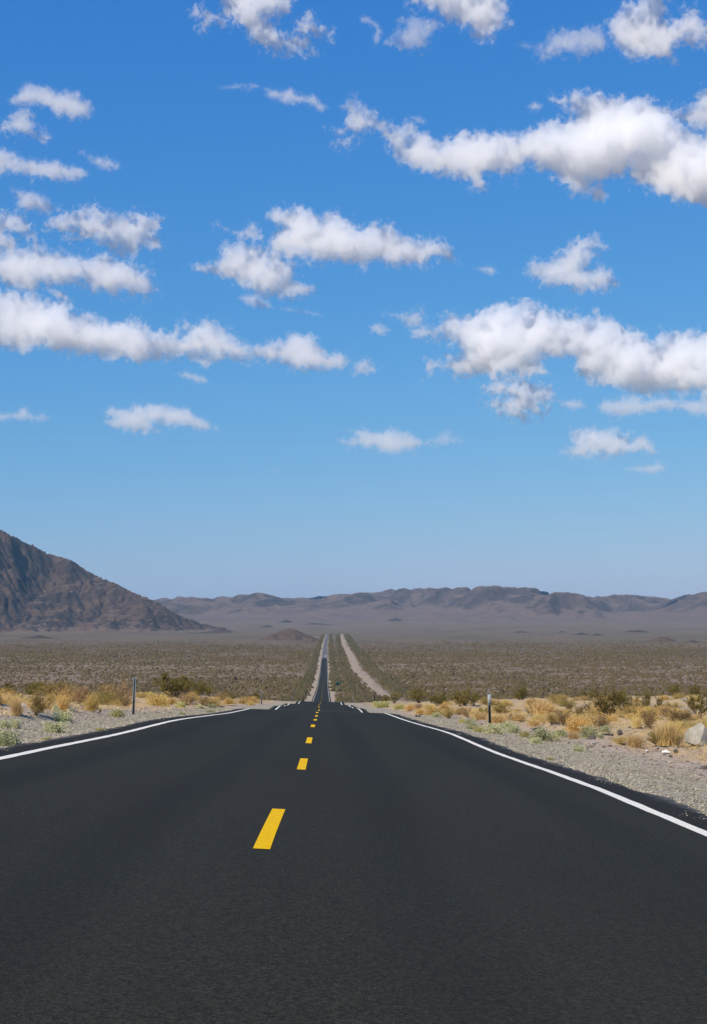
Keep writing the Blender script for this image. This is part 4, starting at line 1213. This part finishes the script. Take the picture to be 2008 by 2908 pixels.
# unremarkable stones scattered on the verges
STM = [rock_mesh('stone', 70 + q, (S_GREY, S_DARK, S_GREY, S_DARK, S_WHITE)[q], 70, 6, .1) for q in range(5)]
for q in range(110):
    side = 1 if q % 5 < 3 else -1
    Y = 26 * (100 / 26) ** random.random(); u = side * random.uniform(6.4, 14)
    X = float(Xr(Y)) + u
    o = link('stone', STM[random.choice((0, 1, 2, 3, 0, 1, 3))])
    s = random.uniform(.045, .13)
    o.location = (X, Y, float(ground_z(X, Y)) + s * .25); o.scale = (s, s * random.uniform(.6, 1), s * random.uniform(.5, .8)); o.rotation_euler = (random.uniform(-.3, .3), random.uniform(-.3, .3), random.uniform(0, 6))
    sd_n = 'right' if side > 0 else 'left'
    tag(o, f'fist sized stone lying about the {sd_n} verge', 'stone', f'scattered stones of the {sd_n} verge')

# boulder
P = hit_ground(1982, 2114); m = P[1] / FPX
bo = link('boulder', rock_mesh('boulder', 207, S_BOUL, 2600, 17, .055, (.42, .80)))
bo.location = (P[0] + .0, P[1] + .18, P[2] + 30 * m * .86)
bo.scale = (50 * m, 44 * m, 44 * m)
bo.rotation_euler = (0.05, -.12, 0.4)
tag(bo, 'pale cracked boulder at the right edge, in front of the tan shrub', 'boulder')

# pebbles of the shoulders: nobody could count them
def pebbles(name, n, side, y0, y1, u0, u1, s0, s1, mat, seed):
    r = np.random.default_rng(seed)
    Y = y0 * (y1 / y0) ** r.uniform(0, 1, n); U = side * (u0 + (u1 - u0) * r.uniform(0, 1, n) ** 1.25)
    U = U + side * .15 * noise2(Y, Y * 0, 3, 1.5, 51)
    X = Xr(Y) + U
    v = np.array([(1, 0, 0), (-1, 0, 0), (0, 1, 0), (0, -1, 0), (0, 0, .7), (0, 0, -.5), (.6, .6, .3), (-.6, -.5, .3)], float)
    f = np.array([(4, 6, 2), (4, 2, 1), (4, 1, 7), (4, 7, 3), (4, 3, 0), (4, 0, 6), (6, 0, 2), (7, 1, 3), (5, 2, 0), (5, 1, 2), (5, 3, 1), (5, 0, 3)])
    V = np.repeat(v[None], n, 0) * (1 + r.normal(0, .2, (n, len(v), 3)))
    a = r.uniform(0, 6.28, n); c, s = np.cos(a)[:, None], np.sin(a)[:, None]
    sz = (s0 * (s1 / s0) ** r.uniform(0, 1, n) ** 1.6)[:, None] * (1 + .012 * Y[:, None])
    x = (V[..., 0] * c - V[..., 1] * s) * sz + X[:, None]; y = (V[..., 0] * s + V[..., 1] * c) * sz * .8 + Y[:, None]
    z = V[..., 2] * sz * .75 + ground_z(X, Y)[:, None] + .2 * sz
    F = (f[None] + (np.arange(n) * len(v))[:, None, None]).reshape(-1, 3)
    return tag(link(name, np_mesh(name, np.stack([x, y, z], -1).reshape(-1, 3), F, mat)), kind='stuff')
mg = Mat('gravel_stones')
isl = mg.n('ShaderNodeNewGeometry').outputs['Random Per Island']
mg.color(mg.ramp(isl, [(0, (.17, .150, .11)), (.4, (.31, .272, .198)), (.75, (.40, .352, .258)), (1, (.58, .52, .40))]))
pebbles('gravel', 26000, 1, 7, 85, 4.05, 6.6, .008, .021, mg.m, 61)
pebbles('gravel', 22000, -1, 14, 85, 4.05, 6.5, .008, .021, mg.m, 62)
ms = Mat('verge_stones')
isl = ms.n('ShaderNodeNewGeometry').outputs['Random Per Island']
ms.color(ms.ramp(isl, [(0, (.10, .085, .078)), (.5, (.27, .215, .17)), (1, (.44, .37, .30))]))
pebbles('verge_gravel', 9000, 1, 14, 95, 6.2, 20, .010, .040, ms.m, 63)
pebbles('verge_gravel', 7000, -1, 18, 95, 5.6, 18, .010, .040, ms.m, 64)

# dry grass litter lying on the verges
def litter_grass(name, n, side, y0, y1, u0, u1, seed):
    r = np.random.default_rng(seed)
    Y = y0 * (y1 / y0) ** r.uniform(0, 1, n); U = side * r.uniform(u0, u1, n); X = Xr(Y) + U
    k = (noise2(X, Y * .7, 5.5, 1.6, 71) > -.15)
    X, Y = X[k], Y[k]; n = len(X)
    A = np.stack([X, Y, ground_z(X, Y) + .0], 1)
    C = A + np.c_[r.normal(0, .07, (n, 2)), r.uniform(.02, .12, n)]
    B = (A + C) / 2 + [0, 0, .015]
    return tag(link(name, np_mesh(name, *strips(A, B, C, .012, r), STRAW)), kind='stuff')
litter_grass('dry_grass', 60000, 1, 24, 110, 7.6, 24, 81)
litter_grass('dry_grass', 30000, -1, 26, 110, 6.6, 20, 82)

# roadside posts
def metal(name, c, rough=.5, metallic=.0, wear=.25):
    m = Mat(name)
    p = m.coords('Object')
    a = m.noise(p, 9, 5, .65)
    m.color(m.mix(m.math('MULTIPLY', m.ramp(a, [(.4, 0), (.62, 1)]), wear), c, tuple(q * .6 for q in c)))
    m.b.inputs['Roughness'].default_value = rough
    m.b.inputs['Metallic'].default_value = metallic
    return m.m
GALV = metal('galvanised_steel', (.20, .225, .245), .5, .25)
DARKM = metal('dark_steel', (.055, .058, .062), .6)
REFL = metal('grey_reflector', (.30, .32, .33), .35)
def box(x0, x1, y0, y1, z0, z1):
    v = np.array([(x, y, z) for x in (x0, x1) for y in (y0, y1) for z in (z0, z1)], float)
    f = np.array([(0, 1, 3, 2), (4, 6, 7, 5), (0, 4, 5, 1), (2, 3, 7, 6), (0, 2, 6, 4), (1, 5, 7, 3)])
    return v, f
def channel(h, w_):
    """U-shaped steel post with flared lips"""
    t = w_ * .09; d = w_ * .55
    return join(box(-w_ * .28, w_ * .28, 0, t, -.2, h), box(-w_ * .28 - t, -w_ * .28 - .0005, -d, t * .9, -.2, h), box(w_ * .28 + .0005, w_ * .28 + t, -d, t * .9, -.2, h), box(-w_ * .5, -w_ * .28 - t - .0005, -d, -d + t, -.2, h), box(w_ * .28 + t + .0005, w_ * .5, -d, -d + t, -.2, h))
def post_px(px, py, hpx, wpx, mat, plate, label, lean=0.0, ymax=290, Y=None):
    P = hit_ground(px, py, ymax)
    if Y:
        d = ray(px, py); P = np.array([d[0] * Y, Y, float(ground_z(d[0] * Y, Y))])
    m = P[1] / FPX
    e = empty('marker_post', P)
    link('post', np_mesh('post', *channel(hpx * m, wpx * m), mat), e)
    if plate:
        h = hpx * m; w2 = wpx * m * .72
        link('reflector_panel', np_mesh('reflector_panel', *box(-w2, w2, -wpx * m * .62, -wpx * m * .56, h * .63, h * .985), REFL), e)
        bolts = join(*[box(-.012, .012, -wpx * m * .66, -wpx * m * .621, h * q - .012, h * q + .012) for q in (.70, .92)])
        link('bolt', np_mesh('bolt', *bolts, DARKM), e)
    e.rotation_euler = (0, lean, 0)
    return tag(e, label, 'post', 'steel marker posts of the road edge')
post_px(379, 2029, 102, 7.0, GALV, False, 'plain galvanised post leaning slightly, on the left shoulder beside the biggest brown shrub', R_(1.9))
post_px(1391, 2061, 89, 7.0, DARKM, True, 'dark steel post with a grey reflector panel on the right shoulder', R_(-.6))
post_px(1064, 2009, 37, 4.2, DARKM, False, 'thin dark post by the crest of the right shoulder', 0, 200)
post_px(743, 2000, 35, 3.4, GALV, False, 'thin grey post by the crest of the left shoulder', 0, 200)
post_px(1001.5, 1994, 17, 2.2, GALV, False, 'farthest tiny post right of the road before it drops into the valley', 0, 290, 262)
post_px(828, 1992, 16, 2.2, GALV, False, 'farthest tiny post left of the road before it drops into the valley', 0, 290, 262)

# green guide sign far down the road
Ysn = 880.0
d = ray(960, 1941)
Xs, Zs = d[0] * Ysn, d[2] * Ysn
gz = float(ground_z(Xs, Ysn))
SIGN_G = metal('green_sign_face', (.006, .040, .036), .6, 0, .1)
SIGN_B = metal('pale_sign_trim', (.05, .10, .095), .6, 0, .1)
sg = empty('road_sign', (Xs, Ysn, gz))
zc = Zs - gz
link('panel', np_mesh('panel', *box(-1.25, .60, -.03, 0, zc - 1.0, zc + 1.0), SIGN_G), sg)
link('side_panel', np_mesh('side_panel', *box(.63, 1.40, -.03, 0, zc - 1.0, zc + .96), SIGN_B), sg)
for q in (-.85, .95): link('post', np_mesh('post', *box(q - .07, q + .07, .002, .14, -.3, zc + .95), GALV), sg)
tag(sg, 'small dark green road sign on two posts right of the far road', 'road sign')

# cars on the far road
def prism(pts, x0, x1):
    """side outline (y, z) drawn out across the width"""
    n = len(pts)
    v = np.array([(x, y, z) for x in (x0, x1) for y, z in pts], float)
    q = [(i, (i + 1) % n, n + (i + 1) % n, n + i) for i in range(n)]
    tri = []
    for i in range(1, n - 1):
        tri += [(0, i + 1, i), (n, n + i, n + i + 1)]
    return [v, [np.array(tri), np.array(q)]]
GLASS_C = metal('car_glass', (.02, .025, .03), .1); TYRE = metal('tyre_rubber', (.02, .02, .02), .8); RIM = metal('wheel_rim', (.35, .35, .36), .3, .8); LAMP = metal('tail_lamp_red', (.30, .015, .012), .3)
def wheel(parent, x, y, r):
    a = np.linspace(0, 2 * math.pi, 18, endpoint=False)
    for nm, rr, w2, mt in (('tyre', r, .11, TYRE), ('rim', r * .62, .118, RIM)):
        v = np.concatenate([np.c_[np.full(18, x + s * w2), y + rr * np.cos(a), r + rr * np.sin(a)] for s in (-1, 1)])
        q = np.array([(i, (i + 1) % 18, 18 + (i + 1) % 18, 18 + i) for i in range(18)])
        t = np.array([(0, i + 1, i) for i in range(1, 17)] + [(18, 18 + i, 19 + i) for i in range(1, 17)])
        if nm == 'tyre': wh = link('wheel', np_mesh('wheel', v, [t, q], mt), parent)
        else: link('rim', np_mesh('rim', v, [t, q], mt), wh)
def car(Y, du, paint, label, tall):
    X = float(Xr(Y)) + du
    e = empty('car', (X, Y, float(road_z(du, Y)) + .012 + .15))
    H = 2.35 if tall else 1.5
    body = [(-2.3, .35), (2.2, .35), (2.35, .75), (2.2, 1.0), (1.3, 1.12), (.7, H - .08), (.4, H), (-2.1, H), (-2.3, H - .25)] if tall else [(-2.2, .35), (2.1, .35), (2.25, .62), (2.1, .85), (1.1, .95), (.35, H - .04), (-.9, H), (-1.75, .98), (-2.2, .92)]
    link('body', np_mesh('body', *prism(body, -.98 if tall else -.88, .98 if tall else .88), paint), e)
    link('rear_window', np_mesh('rear_window', *box(-.75, .75, -2.33 if tall else -1.72, -2.31 if tall else -1.70, H * .58, H * .86), GLASS_C), e)
    for s in (-1, 1):
        link('side_window', np_mesh('side_window', *box(s * .985 - .008 if tall else s * .885 - .008, s * .985 + .008 if tall else s * .885 + .008, -1.7 if tall else -.9, .6 if tall else .2, H * .62, H * .88), GLASS_C), e)
        link('tail_lamp', np_mesh('tail_lamp', *box(s * .82 - .1, s * .82 + .1, -2.34 if tall else -2.23, -2.305 if tall else -2.205, .8 if tall else .7, 1.05 if tall else .86), LAMP), e)
        for y in (-1.45, 1.4): wheel(e, s * (.88 if tall else .8), y, .36 if tall else .32)
    link('bumper', np_mesh('bumper', *box(-.9 if tall else -.82, .9 if tall else .82, -2.42 if tall else -2.3, -2.302 if tall else -2.202, .38, .62), TYRE), e)
    return tag(e, label, 'car')
CARW = metal('white_car_paint', (.80, .80, .79), .3, 0, .05); CARD = metal('dark_car_paint', (.03, .035, .05), .3, 0, .05)
car(2085, 1.75, CARW, 'white van driving away in the right lane of the far road', True)
car(3650, 1.75, CARD, 'tiny dark car farthest along the straight road', False)

# tyre scrap and litter on the right verge
P = hit_ground(1531, 2078); m = P[1] / FPX
a = np.linspace(-.2, math.pi * .95, 15); L = 14 * m
pts = [(L * math.cos(q), .04 * math.sin(3 * q), 10 * m * max(math.sin(q), 0) * .95) for q in a]
V, F = [], []
for i, (x, y, z) in enumerate(pts):
    nx_, nz2 = math.cos(a[i]), max(math.sin(a[i]), .1)
    for wq, tq in ((-.13, 0), (.13, 0), (.15, .045), (-.15, .045)):
        V.append((x - nx_ * tq, y + wq * (1 + .15 * math.sin(5 * a[i])), max(z - nz2 * tq, 0)))
for i in range(14):
    for j in range(4): F.append((i * 4 + j, i * 4 + (j + 1) % 4, i * 4 + 4 + (j + 1) % 4, i * 4 + 4 + j))
F += [(0, 3, 2, 1), (56, 57, 58, 59)]
ts = link('tyre_scrap', np_mesh('tyre_scrap', V, np.array(F), TYRE, True)); ts.location = P; ts.rotation_euler = (0, 0, .2)
tag(ts, 'black rounded scrap of tyre on the right verge above the widest green plant', 'tyre scrap')
P = hit_ground(1990, 2203); m = P[1] / FPX
V2 = np.array([(-9, -2, 0), (-3, -3, 0), (5, -2.5, 0), (9, 0, 0), (4, 3, 0), (-5, 2.5, 0)], float) * m
V2 = np.concatenate([V2, V2 * [.9, .9, 1] + [0, 0, 2.6 * m]])
ds = link('tyre_scrap', np_mesh('tyre_scrap', *[V2, [np.array([(i, (i + 1) % 6, 6 + (i + 1) % 6, 6 + i) for i in range(6)]), np.array([(6, 7 + i, 8 + i) for i in range(4)])]], TYRE)); ds.location = P
tag(ds, 'flat black shred lying on the right gravel shoulder near the picture edge', 'tyre scrap')
P = hit_ground(1891, 2137); m = P[1] / FPX
n = 13
qx, qy = np.meshgrid(np.linspace(-1, 1, n), np.linspace(-1, 1, n))
rr = np.hypot(qx, qy) * (1 + .2 * np.sin(3 * np.arctan2(qy, qx)))
hz = np.clip(1 - rr, 0, 1) ** .8 * (1 + .35 * noise2(qx * 100, qy * 100, 60, 1.6, 91)) * 7 * m
kx = np.where(rr > 1, 1 / np.maximum(rr, 1), 1)
pb = link('plastic_bag', np_mesh('plastic_bag', np.stack([qx * kx * 13 * m, qy * kx * 8 * m, hz], -1).reshape(-1, 3), grid_faces(n, n), metal('white_plastic', (.72, .70, .66), .5, 0, .05), True)); pb.location = P
tag(pb, 'crumpled white plastic scrap in front of the straw tufts left of the boulder', 'litter')
HAZE_D = 2.0e-5
# ------------------------------------------------------------------ the air of the valley
hm = bpy.data.materials.new('valley_air')
hm.use_nodes = True
t_ = hm.node_tree
t_.nodes.remove(t_.nodes['Principled BSDF'])
pv = t_.nodes.new('ShaderNodeVolumePrincipled')
pv.inputs['Color'].default_value = (.34, .68, 1.0, 1)
pv.inputs['Density'].default_value = HAZE_D
pv.inputs['Anisotropy'].default_value = 0.0
t_.links.new(pv.outputs[0], t_.nodes['Material Output'].inputs['Volume'])
x_, y0_, y1_, za, zb = 47000, -31000, 62000, -46, 640
hv = [(sx_ * x_, yy_, zz_) for zz_ in (za, zb) for yy_ in (y0_, y1_) for sx_ in (-1, 1)]
hf_ = [(0, 2, 3, 1), (4, 5, 7, 6), (0, 1, 5, 4), (2, 6, 7, 3), (0, 4, 6, 2), (1, 3, 7, 5)]
tag(link('haze', np_mesh('haze', hv, np.array(hf_), hm)), kind='stuff')
